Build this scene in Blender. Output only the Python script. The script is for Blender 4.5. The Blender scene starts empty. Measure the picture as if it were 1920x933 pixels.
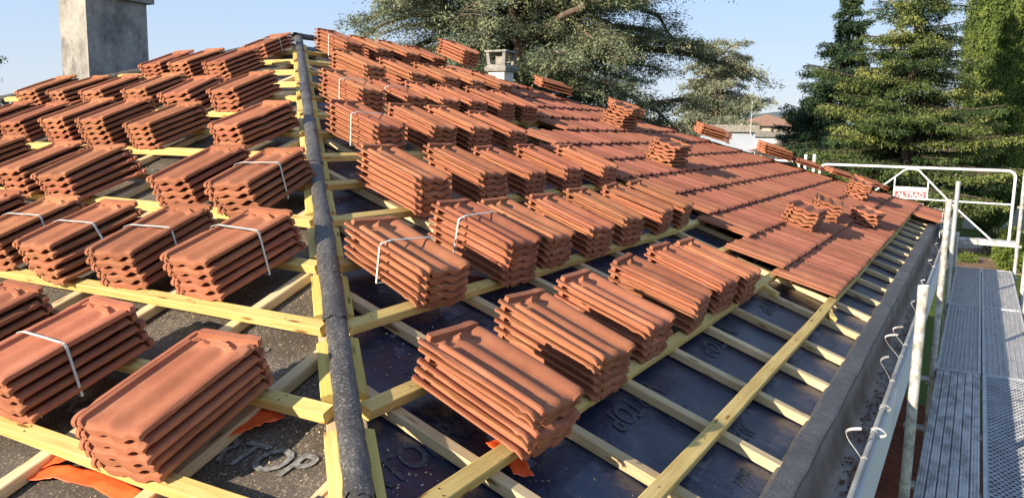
import bpy, math, random
import numpy as np
from mathutils import Vector, Matrix, noise
random.seed(7); rng = np.random.default_rng(7)
R_ = math.radians
scene = bpy.context.scene
COL = scene.collection

# ------------------------------------------------------------------ camera
cam_d = bpy.data.cameras.new('camera'); cam = bpy.data.objects.new('camera', cam_d); COL.objects.link(cam)
cam_d.sensor_width = 36.0; cam_d.lens = 36.0*1530.8/1920.0; cam_d.clip_start = .05; cam_d.clip_end = 3000
rt = Vector((0.49462014, -0.86890857, 0.01867675)); up = Vector((0.11745573, 0.08812237, 0.98916055)); fw = Vector((0.86113592, 0.48706504, -0.14564539))
CAM = Vector((-1.99201334, -1.78342505, 0.65217724))
m = Matrix((rt, up, -fw)).transposed().to_4x4(); m.translation = CAM
cam.matrix_world = m; scene.camera = cam
scene.render.resolution_x = 1024; scene.render.resolution_y = 497

# ------------------------------------------------------------------ light
SUN_EL, SUN_AZ = R_(21), R_(21)          # azimuth measured from -X towards +Y
to_sun = Vector((-math.cos(SUN_EL)*math.cos(SUN_AZ), math.cos(SUN_EL)*math.sin(SUN_AZ), math.sin(SUN_EL)))
world = bpy.data.worlds.new('World'); scene.world = world; world.use_nodes = True
wn = world.node_tree; bg = wn.nodes['Background']
sky = wn.nodes.new('ShaderNodeTexSky'); sky.sky_type = 'NISHITA'; sky.sun_disc = False
sky.sun_elevation = SUN_EL; sky.sun_rotation = math.atan2(to_sun.x, to_sun.y)
sky.air_density = 1.0; sky.dust_density = .8; sky.ozone_density = 2.5; sky.altitude = 200
geo = wn.nodes.new('ShaderNodeTexCoord'); sx = wn.nodes.new('ShaderNodeSeparateXYZ'); wn.links.new(geo.outputs['Generated'], sx.inputs[0])
cr = wn.nodes.new('ShaderNodeValToRGB'); cr.color_ramp.elements[0].position = 0.0; cr.color_ramp.elements[0].color = (5.5, 6.0, 6.6, 1)
cr.color_ramp.elements[1].position = .45; cr.color_ramp.elements[1].color = (2.1, 3.0, 4.7, 1)
_e = cr.color_ramp.elements.new(.17); _e.color = (3.7, 5.1, 7.4, 1)
wn.links.new(sx.outputs['Z'], cr.inputs[0]); mx = wn.nodes.new('ShaderNodeMix'); mx.data_type = 'RGBA'; mx.inputs[0].default_value = .8
wn.links.new(sky.outputs[0], mx.inputs[6]); wn.links.new(cr.outputs[0], mx.inputs[7]); wn.links.new(mx.outputs[2], bg.inputs[0]); bg.inputs[1].default_value = .086
sd = bpy.data.lights.new('sun', 'SUN'); sun = bpy.data.objects.new('sun', sd); COL.objects.link(sun)
sd.energy = 5.0; sd.angle = R_(.53); sd.color = (1.0, .87, .70)
sun.rotation_euler = to_sun.to_track_quat('Z', 'Y').to_euler()
scene.view_settings.view_transform = 'Standard'; scene.view_settings.look = 'None'
scene.view_settings.exposure = .76; scene.view_settings.gamma = 1.0; scene.view_settings.use_curve_mapping = False
scene.cycles.max_bounces = 6; scene.cycles.transparent_max_bounces = 6

# ------------------------------------------------------------------ materials
def mat(name, rough=.8, spec=.3):
    m = bpy.data.materials.new(name); m.use_nodes = True
    n = m.node_tree.nodes; b = n['Principled BSDF']
    b.inputs['Roughness'].default_value = rough; b.inputs['Specular IOR Level'].default_value = spec
    return m, m.node_tree, b
def coords(t, kind='Object', scale=(1, 1, 1)):
    tc = t.nodes.new('ShaderNodeTexCoord'); mp = t.nodes.new('ShaderNodeMapping')
    mp.inputs['Scale'].default_value = scale; t.links.new(tc.outputs[kind], mp.inputs[0]); return mp.outputs[0]
def noi(t, vec, scale, detail=4, rough=.6, dist=0):
    n = t.nodes.new('ShaderNodeTexNoise'); n.inputs['Scale'].default_value = scale; n.inputs['Detail'].default_value = detail
    n.inputs['Roughness'].default_value = rough; n.inputs['Distortion'].default_value = dist
    t.links.new(vec, n.inputs['Vector']); return n.outputs['Fac']
def ramp(t, fac, stops):
    r = t.nodes.new('ShaderNodeValToRGB'); e = r.color_ramp.elements
    while len(e) < len(stops): e.new(.5)
    for i, (p, c) in enumerate(stops): e[i].position = p; e[i].color = (*c, 1)
    t.links.new(fac, r.inputs[0]); return r.outputs[0]
def mix(t, fac, a, b, mode='MIX'):
    x = t.nodes.new('ShaderNodeMix'); x.data_type = 'RGBA'; x.blend_type = mode
    for s, v in ((x.inputs[0], fac), (x.inputs[6], a), (x.inputs[7], b)):
        if hasattr(v, 'is_linked'): t.links.new(v, s)
        elif isinstance(v, tuple): s.default_value = (*v, 1) if len(v) == 3 else v
        else: s.default_value = v
    return x.outputs[2]
def bump(t, b, fac, strength=.3, dist=.01):
    n = t.nodes.new('ShaderNodeBump'); n.inputs['Strength'].default_value = strength; n.inputs['Distance'].default_value = dist
    t.links.new(fac, n.inputs['Height']); t.links.new(n.outputs[0], b.inputs['Normal'])
def simple(name, c1, c2, scale=8, rough=.8, spec=.3, bs=.15, bd=.004, rnd=.0, metal=0, kind='Object', stretch=(1, 1, 1), lo=.35, hi=.65):
    m, t, b = mat(name, rough, spec)
    v = coords(t, kind, stretch); f = noi(t, v, scale)
    c = ramp(t, f, [(lo, c1), (hi, c2)])
    if rnd:
        oi = t.nodes.new('ShaderNodeObjectInfo'); hv = t.nodes.new('ShaderNodeHueSaturation')
        mr = t.nodes.new('ShaderNodeMapRange'); mr.inputs[3].default_value = 1-rnd; mr.inputs[4].default_value = 1+rnd
        t.links.new(oi.outputs['Random'], mr.inputs[0]); t.links.new(mr.outputs[0], hv.inputs['Value']); t.links.new(c, hv.inputs['Color']); c = hv.outputs[0]
    t.links.new(c, b.inputs['Base Color']); b.inputs['Metallic'].default_value = metal
    if bs: bump(t, b, noi(t, v, scale*6), bs, bd)
    return m

def terracotta(name, base, dark, dust, island=False):
    m, t, b = mat(name, .78, .25)
    v = coords(t, 'Object'); oi = t.nodes.new('ShaderNodeObjectInfo')
    ad = t.nodes.new('ShaderNodeVectorMath'); ad.operation = 'ADD'
    sc = t.nodes.new('ShaderNodeVectorMath'); sc.operation = 'SCALE'; sc.inputs['Scale'].default_value = 37.0
    cb = t.nodes.new('ShaderNodeCombineXYZ')
    for i in range(3): t.links.new(oi.outputs['Random'], cb.inputs[i])
    t.links.new(cb.outputs[0], sc.inputs[0]); t.links.new(v, ad.inputs[0]); t.links.new(sc.outputs[0], ad.inputs[1]); v = ad.outputs[0]
    c = ramp(t, noi(t, v, 7, 5, .65), [(.32, dark), (.52, base), (.75, dust)])
    spk = ramp(t, noi(t, v, 260, 2, .7), [(.30, (.55, .5, .5)), (.42, (1, 1, 1)), (.66, (1, 1, 1)), (.78, (1.35, 1.35, 1.3))])
    c = mix(t, .75, c, spk, 'MULTIPLY')
    hv = t.nodes.new('ShaderNodeHueSaturation'); mr = t.nodes.new('ShaderNodeMapRange'); mr.inputs[3].default_value = .80; mr.inputs[4].default_value = 1.15
    g0 = t.nodes.new('ShaderNodeNewGeometry'); rnd_ = g0.outputs['Random Per Island'] if island else oi.outputs['Random']
    t.links.new(rnd_, mr.inputs[0]); t.links.new(mr.outputs[0], hv.inputs['Value']); t.links.new(c, hv.inputs['Color'])
    h2 = t.nodes.new('ShaderNodeMapRange'); h2.inputs[3].default_value = .494; h2.inputs[4].default_value = .507
    fr = t.nodes.new('ShaderNodeMath'); fr.operation = 'FRACT'; m7 = t.nodes.new('ShaderNodeMath'); m7.operation = 'MULTIPLY'; m7.inputs[1].default_value = 7.3
    t.links.new(rnd_, m7.inputs[0]); t.links.new(m7.outputs[0], fr.inputs[0]); t.links.new(fr.outputs[0], h2.inputs[0]); t.links.new(h2.outputs[0], hv.inputs['Hue'])
    gm = t.nodes.new('ShaderNodeNewGeometry'); pr = ramp(t, gm.outputs['Pointiness'], [(.515, (0, 0, 0)), (.60, (1, 1, 1))])
    wn_ = ramp(t, noi(t, v, 40, 3, .7), [(.3, (.35, .35, .35)), (.6, (1, 1, 1))]); pr = mix(t, 1.0, pr, wn_, 'MULTIPLY')
    t.links.new(mix(t, pr, hv.outputs[0], (.66, .36, .20)), b.inputs['Base Color'])
    bump(t, b, noi(t, v, 180, 3, .6), .35, .0016)
    return m
M = {}
M['tile'] = terracotta('terracotta', (.40, .150, .076), (.335, .122, .062), (.455, .195, .108))
M['laid'] = terracotta('laid_terracotta', (.365, .137, .078), (.315, .115, .064), (.41, .17, .104), True)

def wood(name, c1, c2, c3):
    m, t, b = mat(name, .7, .25)
    oi = t.nodes.new('ShaderNodeObjectInfo')
    v0 = coords(t, 'Object'); ad = t.nodes.new('ShaderNodeVectorMath'); ad.operation = 'ADD'
    cb = t.nodes.new('ShaderNodeCombineXYZ'); ml = t.nodes.new('ShaderNodeMath'); ml.operation = 'MULTIPLY'; ml.inputs[1].default_value = 23.0
    t.links.new(oi.outputs['Random'], ml.inputs[0])
    for i in range(3): t.links.new(ml.outputs[0], cb.inputs[i])
    t.links.new(v0, ad.inputs[0]); t.links.new(cb.outputs[0], ad.inputs[1])
    mp = t.nodes.new('ShaderNodeMapping'); mp.inputs['Scale'].default_value = (1.2, 30, 30); t.links.new(ad.outputs[0], mp.inputs[0])
    g = noi(t, mp.outputs[0], 3, 5, .7, .6); c = ramp(t, g, [(.3, c1), (.55, c2), (.75, c3)])
    mp2 = t.nodes.new('ShaderNodeMapping'); mp2.inputs['Scale'].default_value = (5, 26, 26); t.links.new(ad.outputs[0], mp2.inputs[0])
    k = t.nodes.new('ShaderNodeTexVoronoi'); k.inputs['Scale'].default_value = 1.0; t.links.new(mp2.outputs[0], k.inputs['Vector'])
    kn = ramp(t, k.outputs['Distance'], [(.10, (.28, .13, .05)), (.2, (1, 1, 1))])
    c = mix(t, .85, c, kn, 'MULTIPLY')
    big = ramp(t, noi(t, ad.outputs[0], 1.6, 2), [(.35, (.82, .80, .72)), (.65, (1.05, 1.04, 1.0))])
    c = mix(t, 1.0, c, big, 'MULTIPLY')
    hv = t.nodes.new('ShaderNodeHueSaturation'); mr = t.nodes.new('ShaderNodeMapRange'); mr.inputs[3].default_value = .85; mr.inputs[4].default_value = 1.1
    t.links.new(oi.outputs['Random'], mr.inputs[0]); t.links.new(mr.outputs[0], hv.inputs['Value']); t.links.new(c, hv.inputs['Color'])
    t.links.new(hv.outputs[0], b.inputs['Base Color']); bump(t, b, g, .35, .002)
    return m
M['wood'] = wood('pine_yellow', (.60, .40, .13), (.78, .58, .22), (.86, .70, .36))
M['wood_pale'] = wood('pine_pale', (.60, .44, .25), (.74, .58, .36), (.80, .68, .48))
M['wood_green'] = wood('pine_treated', (.58, .43, .11), (.70, .54, .16), (.78, .62, .24))

def membrane(name, base, dust, lo, hi, rough=.5, fs=170):
    m, t, b = mat(name, rough, .5)
    v = coords(t, 'Object')
    spk = noi(t, v, fs, 3, .75); patch = noi(t, v, 2.2, 4, .6)
    mu = t.nodes.new('ShaderNodeMath'); mu.operation = 'MULTIPLY_ADD'; mu.inputs[1].default_value = .28
    t.links.new(patch, mu.inputs[0]); t.links.new(spk, mu.inputs[2])
    c = ramp(t, mu.outputs[0], [(lo, base), (hi, dust)])
    film = ramp(t, noi(t, v, 5, 5, .65, .5), [(.45, (0, 0, 0)), (.8, (.06, .058, .056))])
    c = mix(t, 1.0, c, film, 'ADD')
    t.links.new(c, b.inputs['Base Color'])
    bump(t, b, noi(t, v, 9, 5, .6), .5, .02)
    return m
M['memb_dusty'] = membrane('underlay_dusty', (.066, .053, .038), (.42, .35, .25), .66, .90, .7, 120)
M['memb_clean_shaded'] = membrane('underlay_clean_shaded', (.006, .014, .045), (.22, .21, .19), .80, .97, .38)  # less dust; navy base carries the right slope's bluish shade
M['memb_roll'] = membrane('hip_felt', (.058, .052, .046), (.40, .37, .33), .68, .88, .5, 140)
M['memb_strip'] = membrane('eave_felt', (.055, .054, .056), (.17, .168, .165), .62, .90, .55, 150)
M['print_l'] = simple('grey_print_sunlit', (.27, .265, .25), (.12, .115, .105), 60, .6, .3, 0, lo=.38, hi=.62)  # left slope's print: sunlight painted in as a lighter grey
M['print'] = simple('grey_print_shaded', (.085, .09, .105), (.04, .045, .055), 60, .6, .3, 0, lo=.38, hi=.62)  # same print on the right slope, its bluish shade painted in
M['strap'] = simple('strap_plastic', (.52, .58, .55), (.66, .70, .66), 20, .4, .5, 0)
M['orange'] = simple('orange_plastic', (.85, .09, .02), (.95, .16, .04), 9, .35, .5, .4, .004)
M['zinc'] = simple('zinc', (.15, .14, .125), (.29, .28, .265), 4, .5, .5, .2, .003, metal=.35)
M['zinc_pale'] = simple('zinc_pale', (.32, .31, .29), (.44, .43, .41), 9, .5, .5, .1, .002, metal=.3)
M['galv'] = simple('galvanised', (.50, .50, .49), (.66, .66, .65), 14, .42, .5, .15, .002, metal=.45)
M['galv_dirty'] = simple('galvanised_spattered', (.36, .34, .30), (.66, .64, .60), 16, .55, .4, .4, .003, metal=.25, lo=.4, hi=.55)
M['white_metal'] = simple('white_painted_steel', (.74, .74, .73), (.82, .82, .82), 10, .35, .5, .05)
M['alu'] = simple('aluminium_plank', (.42, .43, .46), (.62, .63, .66), 7, .5, .5, .35, .002, metal=.12, stretch=(1, 6, 6))
M['alu_dirty'] = simple('dirty_plank', (.36, .345, .33), (.68, .665, .645), 9, .75, .25, .5, .004, lo=.36, hi=.6, stretch=(.6, 1.4, 1))
M['ply'] = simple('grey_plywood', (.31, .30, .285), (.45, .44, .42), 4, .6, .3, .25, .002, stretch=(1, 9, 9))
M['steel_blue'] = simple('perforated_steel', (.32, .325, .34), (.46, .47, .485), 8, .55, .5, .2, .002, metal=.15)
M['hole'] = simple('dark_opening', (.012, .013, .015), (.02, .02, .022), 8, .9, .1, 0)
M['render_grey'] = simple('chimney_render', (.40, .37, .32), (.56, .53, .47), 3.5, .9, .1, .7, .012, lo=.32, hi=.68)
M['concrete'] = simple('concrete', (.20, .185, .16), (.36, .34, .30), 9, .9, .1, .6, .008)
M['render_cream'] = simple('cream_render', (.66, .60, .50), (.74, .70, .62), 2, .9, .1, .2, .004)
M['render_white'] = simple('white_render', (.74, .73, .70), (.80, .79, .77), .8, .9, .1, .1, .004)
M['render_pink'] = simple('pink_render', (.70, .54, .42), (.76, .62, .50), .8, .9, .1, .1, .004)
M['roof_far'] = simple('far_roof_tile', (.30, .17, .12), (.40, .24, .17), 3, .85, .2, .3, .02)
M['wall_shaded_white'] = simple('white_render_shaded', (.36, .40, .47), (.42, .46, .53), .8, .9, .1, .1, .004)  # white wall with the shade of the trees painted in as blue-grey
M['leanto'] = simple('old_roof_tile', (.16, .055, .035), (.24, .085, .05), 9, .85, .2, .3, .006)
M['bark'] = simple('bark', (.10, .075, .055), (.20, .155, .12), 5, .95, .1, .8, .03, stretch=(1, 1, .3))
M['bark_dark'] = simple('bark_dark', (.05, .038, .03), (.11, .085, .065), 5, .95, .1, .8, .03)
M['soil'] = simple('soil', (.20, .13, .09), (.32, .23, .16), 1.5, .95, .1, .5, .02)
M['litter'] = simple('dead_leaf', (.09, .035, .02), (.19, .085, .045), 12, .9, .1, 0)
M['navy'] = simple('navy_tarp', (.015, .025, .06), (.03, .04, .09), 5, .6, .3, .3, .01)
M['glass'] = simple('dark_glass', (.03, .035, .04), (.05, .055, .06), 2, .15, .6, 0)
M['rubber'] = simple('tyre_rubber', (.02, .02, .02), (.03, .03, .03), 2, .8, .2, 0)
M['red_sign'] = simple('sign_red', (.62, .05, .06), (.70, .09, .09), 6, .5, .4, 0)
M['sign_grey'] = simple('sign_grey', (.42, .45, .44), (.58, .60, .58), 4, .5, .4, 0)
M['mortar'] = simple('mortar', (.42, .40, .36), (.62, .60, .55), 14, .9, .1, .6, .01)
def foliage(name, c1, c2, c3, trans=.15):
    m, t, b = mat(name, .75, .15)
    at = t.nodes.new('ShaderNodeAttribute'); at.attribute_name = 'tone'
    c = ramp(t, at.outputs['Fac'], [(0, c1), (.5, c2), (1, c3)])
    t.links.new(c, b.inputs['Base Color'])
    tr = t.nodes.new('ShaderNodeBsdfTranslucent'); ms = t.nodes.new('ShaderNodeMixShader'); ms.inputs[0].default_value = trans
    t.links.new(c, tr.inputs[0]); t.links.new(b.outputs[0], ms.inputs[1]); t.links.new(tr.outputs[0], ms.inputs[2])
    t.links.new(ms.outputs[0], t.nodes['Material Output'].inputs[0]); return m
M['cedar'] = foliage('cedar_needles', (.07, .10, .065), (.20, .235, .14), (.42, .42, .24))
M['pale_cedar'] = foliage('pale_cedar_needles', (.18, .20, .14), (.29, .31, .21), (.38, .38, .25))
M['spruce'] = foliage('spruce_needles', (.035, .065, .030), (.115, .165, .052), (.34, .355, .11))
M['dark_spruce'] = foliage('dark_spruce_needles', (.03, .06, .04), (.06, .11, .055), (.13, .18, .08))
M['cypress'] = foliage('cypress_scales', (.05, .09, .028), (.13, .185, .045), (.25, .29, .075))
M['shrub'] = foliage('shrub_leaves', (.08, .12, .025), (.15, .21, .045), (.23, .29, .07), .25)
M['farleaf'] = foliage('far_leaves', (.07, .09, .05), (.12, .14, .08), (.17, .18, .10))

def ground_mat():
    m, t, b = mat('lawn_ground', .95, .1)
    v = coords(t, 'Object'); f = noi(t, v, .6, 6, .7); g = noi(t, v, 14, 4, .7)
    c = mix(t, f, (.055, .09, .02), (.13, .17, .04)); c = mix(t, .5, c, ramp(t, g, [(.3, (.5, .5, .4)), (.7, (1.3, 1.3, 1.1))]), 'MULTIPLY')
    t.links.new(c, b.inputs['Base Color']); bump(t, b, g, .8, .03); return m
M['ground'] = ground_mat()

# ------------------------------------------------------------------ builders
class MB:
    def __init__(s): s.v = []; s.f = []; s.sm = []
    def add(s, v, f, smooth=False):
        o = len(s.v); s.v += [tuple(p) for p in v]; s.f += [tuple(i+o for i in q) for q in f]; s.sm += [smooth]*len(f)
    def box(s, a, b, Mx=None, bev=0):
        x0, y0, z0 = a; x1, y1, z1 = b
        v = [Vector(p) for p in ((x0, y0, z0), (x1, y0, z0), (x1, y1, z0), (x0, y1, z0), (x0, y0, z1), (x1, y0, z1), (x1, y1, z1), (x0, y1, z1))]
        if Mx: v = [Mx @ p for p in v]
        s.add(v, [(0, 3, 2, 1), (4, 5, 6, 7), (0, 1, 5, 4), (1, 2, 6, 5), (2, 3, 7, 6), (3, 0, 4, 7)])
    def tube(s, pts, r, n=10, caps=True, smooth=True):
        pts = [Vector(p) for p in pts]; rs = r if isinstance(r, (list, tuple)) else [r]*len(pts)
        V = []; prev = None
        for i, p in enumerate(pts):
            d = (pts[min(i+1, len(pts)-1)] - pts[max(i-1, 0)]).normalized()
            if prev is None:
                a = d.orthogonal().normalized()
            else:
                a = (prev - d*prev.dot(d)).normalized()
            prev = a; b = d.cross(a)
            for k in range(n):
                t = 2*math.pi*k/n; V.append(p + (a*math.cos(t)+b*math.sin(t))*rs[i])
        F = []
        for i in range(len(pts)-1):
            for k in range(n):
                F.append((i*n+k, i*n+(k+1) % n, (i+1)*n+(k+1) % n, (i+1)*n+k))
        s.add(V, F, smooth)
        if caps:
            s.add(V[:n], [tuple(reversed(range(n)))]); s.add(V[-n:], [tuple(range(n))])
    def ribbon(s, pts, side, w, th=.0012):
        pts = [Vector(p) for p in pts]; V = []
        for i, p in enumerate(pts):
            d = (pts[min(i+1, len(pts)-1)]-pts[max(i-1, 0)]).normalized()
            sd = side[i] if isinstance(side, list) else side
            sd = Vector(sd); sd = (sd-d*sd.dot(d)).normalized(); n = d.cross(sd)
            V += [p-sd*w/2-n*th/2, p+sd*w/2-n*th/2, p+sd*w/2+n*th/2, p-sd*w/2+n*th/2]
        F = []
        for i in range(len(pts)-1):
            a = i*4; b = a+4
            for k in range(4): F.append((a+k, a+(k+1) % 4, b+(k+1) % 4, b+k))
        F += [(3, 2, 1, 0), tuple(len(V)-4+k for k in range(4))]
        s.add(V, F)
    def grid(s, P, smooth=True, flip=False):   # P[i][j]
        ni, nj = len(P), len(P[0]); V = [p for r in P for p in r]; F = []
        for i in range(ni-1):
            for j in range(nj-1):
                q = (i*nj+j, i*nj+j+1, (i+1)*nj+j+1, (i+1)*nj+j); F.append(q[::-1] if flip else q)
        s.add(V, F, smooth)
    def mesh(s, name, m):
        me = bpy.data.meshes.new(name); me.from_pydata(s.v, [], s.f); me.polygons.foreach_set('use_smooth', s.sm)
        for x in (m if isinstance(m, list) else [m]): me.materials.append(x)
        me.update(); return me
    def build(s, name, m, parent=None, Mx=None):
        return link(name, s.mesh(name, m), parent, Mx)
def wmat(o):
    M_ = o.matrix_basis.copy(); p = o.parent
    while p: M_ = p.matrix_basis @ M_; p = p.parent
    return M_
def link(name, me, parent=None, Mx=None, local=False):
    o = bpy.data.objects.new(name, me); COL.objects.link(o); Mx = Mx or Matrix()
    if parent:
        o.parent = parent; o.matrix_basis = Mx if local else wmat(parent).inverted() @ Mx
    else: o.matrix_basis = Mx
    return o
def tag(o, label=None, cat=None, group=None, kind=None):
    if label: o['label'] = label
    if cat: o['category'] = cat
    if group: o['group'] = group
    if kind: o['kind'] = kind
    return o
def thing(name, loc, label, cat, group=None, Mx=None):
    o = bpy.data.objects.new(name, None); COL.objects.link(o); o.empty_display_size = .1
    o.matrix_basis = Mx if Mx else Matrix.Translation(loc); return tag(o, label, cat, group)
def structure(name, mb, m): return tag(mb.build(name, m), kind='structure')

# ------------------------------------------------------------------ roof frame of reference
TH = 0.3363437; C, S = math.cos(TH), math.sin(TH); T = math.tan(TH); G = .37
KX, KY = 10.4, 8.73; AP = KY/2           # far hips (x+y), apex
def fL(r, s, h=0): return Vector((s*C-h*S, -r, s*S+h*C))
def fR(r, s, h=0): return Vector((r, s*C-h*S, s*S+h*C))
FM = {'L': Matrix(((0, C, -S), (-1, 0, 0), (0, S, C))).to_4x4(), 'R': Matrix(((1, 0, 0), (0, C, -S), (0, S, C))).to_4x4()}
def fm(face, r, s, h=0, ang=0):
    F = FM[face].copy(); F.translation = (fL if face == 'L' else fR)(r, s, h)
    return F @ Matrix.Rotation(ang, 4, 'Z')
GZ = -3.4; SE = -1.42; SA = AP/C

# ------------------------------------------------------------------ ground, distant setting
g = MB(); n = 40
P = [[(-700+1400*i/n, -700+1400*j/n, GZ) for j in range(n+1)] for i in range(n+1)]
g.grid(P, False, True); structure('lawn', g, M['ground'])
g = MB(); g.box((26.5, -3.6, GZ+.004), (29.8, 2.5, GZ+.03)); g.box((31, -9, GZ+.004), (33, 6, GZ+.012))
structure('soil_bed', g, M['soil'])
g = MB(); P = []
for i in range(61):
    a = R_(-60+i*180/60); rad = 900
    hgt = 26*noise.noise(Vector((i*.21, 2.3, 0)))+22
    P.append([(CAM.x+rad*math.cos(a), CAM.y+rad*math.sin(a), GZ-4), (CAM.x+(rad+120)*math.cos(a), CAM.y+(rad+120)*math.sin(a), GZ+hgt), (CAM.x+(rad+300)*math.cos(a), CAM.y+(rad+300)*math.sin(a), GZ-4)])
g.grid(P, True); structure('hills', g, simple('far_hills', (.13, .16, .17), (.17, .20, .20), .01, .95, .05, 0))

# ------------------------------------------------------------------ the house
house = thing('house', (5, 4.4, GZ), 'house under re-roofing with yellow battens, black underlay and partly laid terracotta tiles', 'house')
w = MB(); x0, x1, y0, y1 = -1.05, 11.45, -1.05, 9.75
w.box((x0, y0, GZ-.2), (x1, y1, -.70)); w.build('wall', M['render_cream'], house)
def boundsR(s): y = s*C; return y, KX-y
def boundsL(s): x = s*C; return -(KY-x), -x
def underlay(face, mt):
    b = MB(); ns, nr = 120, 200; P = []
    for i in range(ns+1):
        s = SE+.055+(SA-SE-.055)*i/ns; lo, hi = (boundsR if face == 'R' else boundsL)(s); row = []
        for j in range(nr+1):
            u = j/nr; u = u**1.5 if face == 'R' else 1-(1-u)**1.5
            r = lo+(hi-lo)*u
            h = -.076+.007*noise.noise(Vector((r*3, s*3, 1)))+.003*noise.noise(Vector((r*11, s*9, 5)))
            if min(j, nr-j) < 2: h = -.074
            row.append((fL if face == 'L' else fR)(r, s, h))
        P.append(row)
    b.grid(P, True); return b.build('underlay', mt, house)
uR = underlay('R', M['memb_clean_shaded']); uL = underlay('L', M['memb_dusty'])
ridge1 = Vector((AP, AP, T*AP)); ridge2 = Vector((KX-AP, AP, T*AP))
e = SE*C
b = MB()
b.add([(e, e, T*e-.1), (KX-e, e, T*e-.1), (KX-e, KY-e, T*e-.1), (e, KY-e, T*e-.1), ridge1-Vector((0, 0, .1)), ridge2-Vector((0, 0, .1))],
      [(1, 2, 5), (2, 3, 4, 5), (0, 3, 2, 1)])
b.build('back_slope', M['memb_clean_shaded'], house)
def logo(face, txt, r, s, size, ang, hh=-.066):
    cu = bpy.data.curves.new('t', 'FONT'); cu.body = txt; cu.size = size; cu.shear = .25; cu.offset = size*.02; cu.resolution_u = 3
    o = bpy.data.objects.new('t', cu); me = bpy.data.meshes.new_from_object(o)
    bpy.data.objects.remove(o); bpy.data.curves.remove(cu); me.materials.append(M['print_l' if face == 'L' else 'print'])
    F = fm(face, r, s, 0, ang); Fi = FM[face].to_3x3()
    base = Vector((r, s, 0)); rot = Matrix.Rotation(ang, 3, 'Z')
    for v in me.vertices:          # drape on the underlay
        p = base+rot @ Vector((v.co.x, v.co.y, 0)); h = -.076+.007*noise.noise(Vector((p.x*3, p.y*3, 1)))+.003*noise.noise(Vector((p.x*11, p.y*9, 5)))+(.0065 if face == 'L' else .003)
        v.co = Vector((v.co.x, v.co.y, h))
    return link('printed_text', me, uR if face == 'R' else uL, F)
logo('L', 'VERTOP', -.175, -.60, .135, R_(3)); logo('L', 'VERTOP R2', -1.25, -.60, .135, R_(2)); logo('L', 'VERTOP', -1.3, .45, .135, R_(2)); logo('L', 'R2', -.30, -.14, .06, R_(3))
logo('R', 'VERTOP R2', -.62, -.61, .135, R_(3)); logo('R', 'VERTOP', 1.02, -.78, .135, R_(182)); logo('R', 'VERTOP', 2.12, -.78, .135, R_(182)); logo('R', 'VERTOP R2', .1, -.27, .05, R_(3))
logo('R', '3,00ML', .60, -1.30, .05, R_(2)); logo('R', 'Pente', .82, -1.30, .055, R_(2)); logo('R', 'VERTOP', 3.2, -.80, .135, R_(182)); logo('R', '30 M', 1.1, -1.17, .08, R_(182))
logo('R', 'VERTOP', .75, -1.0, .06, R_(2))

def beam(name, mt, P0, dirv, nrm, L, w_, h_, parent=house, bend=.0):
    x = Vector(dirv).normalized(); z = Vector(nrm); z = (z-x*z.dot(x)).normalized(); y = z.cross(x)
    Mx = Matrix((x, y, z)).transposed().to_4x4(); Mx.translation = Vector(P0)
    k = max(2, int(L/.35)); b = MB(); V = []; c = .0035
    prof = [(-w_/2+c, -h_), (w_/2-c, -h_), (w_/2, -h_+c), (w_/2, -c), (w_/2-c, 0), (-w_/2+c, 0), (-w_/2, -c), (-w_/2, -h_+c)]
    sd = random.random()*50
    for i in range(k+1):
        t = i/k*L; oy = bend*noise.noise(Vector((t*.8, sd, 0))); oz = bend*.35*noise.noise(Vector((t*.9, sd, 7)))
        for (py, pz) in prof: V.append((t, py+oy, pz+oz))
    F = []; q = len(prof)
    for i in range(k):
        for j in range(q): F.append((i*q+j, i*q+(j+1) % q, (i+1)*q+(j+1) % q, (i+1)*q+j))
    F += [tuple(reversed(range(q))), tuple(k*q+j for j in range(q))]
    b.add(V, F)
    if name != 'batten': return b.build(name, mt, parent, Mx)
    nf = len(b.f); t = .12+random.random()*.2
    while t < L-.05:
        for dy in ((-.012, .011) if random.random() < .5 else (random.uniform(-.01, .01),)):
            cx_, cy_ = t+random.uniform(-.015, .015), dy; oy = bend*noise.noise(Vector((t*.8, sd, 0))); oz = bend*.35*noise.noise(Vector((t*.9, sd, 7)))
            b.add([(cx_+.0032*math.cos(q_), cy_+oy+.0032*math.sin(q_), oz+.0016) for q_ in (0, 1.05, 2.1, 3.14, 4.19, 5.24)], [(0, 1, 2, 3, 4, 5)])
        t += .46+random.uniform(-.03, .06)
    o_ = b.build(name, [mt, M['hole']], parent, Mx); o_.data.polygons.foreach_set('material_index', [0]*nf+[1]*(len(b.f)-nf)); return o_
nL, nR = Vector((-S, 0, C)), Vector((0, -S, C)); upL, upR = Vector((C, 0, S)), Vector((0, C, S))
# counter battens
BW, BH, CH = .052, .036, .036
offs = [-.153, .305, .839, 1.382, 1.889, 2.395, 3.009]
while offs[-1] < 11.2: offs.append(offs[-1]+.53)
k = offs[0]
offs = [-.66]+offs
for i, x in enumerate(offs):
    s0 = -1.385; s1 = min(x/C, (KX-x)/C, SA)-.06
    if s1-s0 > .15: beam('counter_batten', M['wood_pale'], fR(x, s0, -BH), upR, nR, s1-s0, .048, CH)
y = -.92
while y < 9.6:
    s0 = -1.385; s1 = min(y/C, (KY-y)/C)-.06
    if s1-s0 > .15: beam('counter_batten', M['wood_pale'], fL(-y, s0, -BH), upL, nL, s1-s0, .048, CH)
    y += .46
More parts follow.
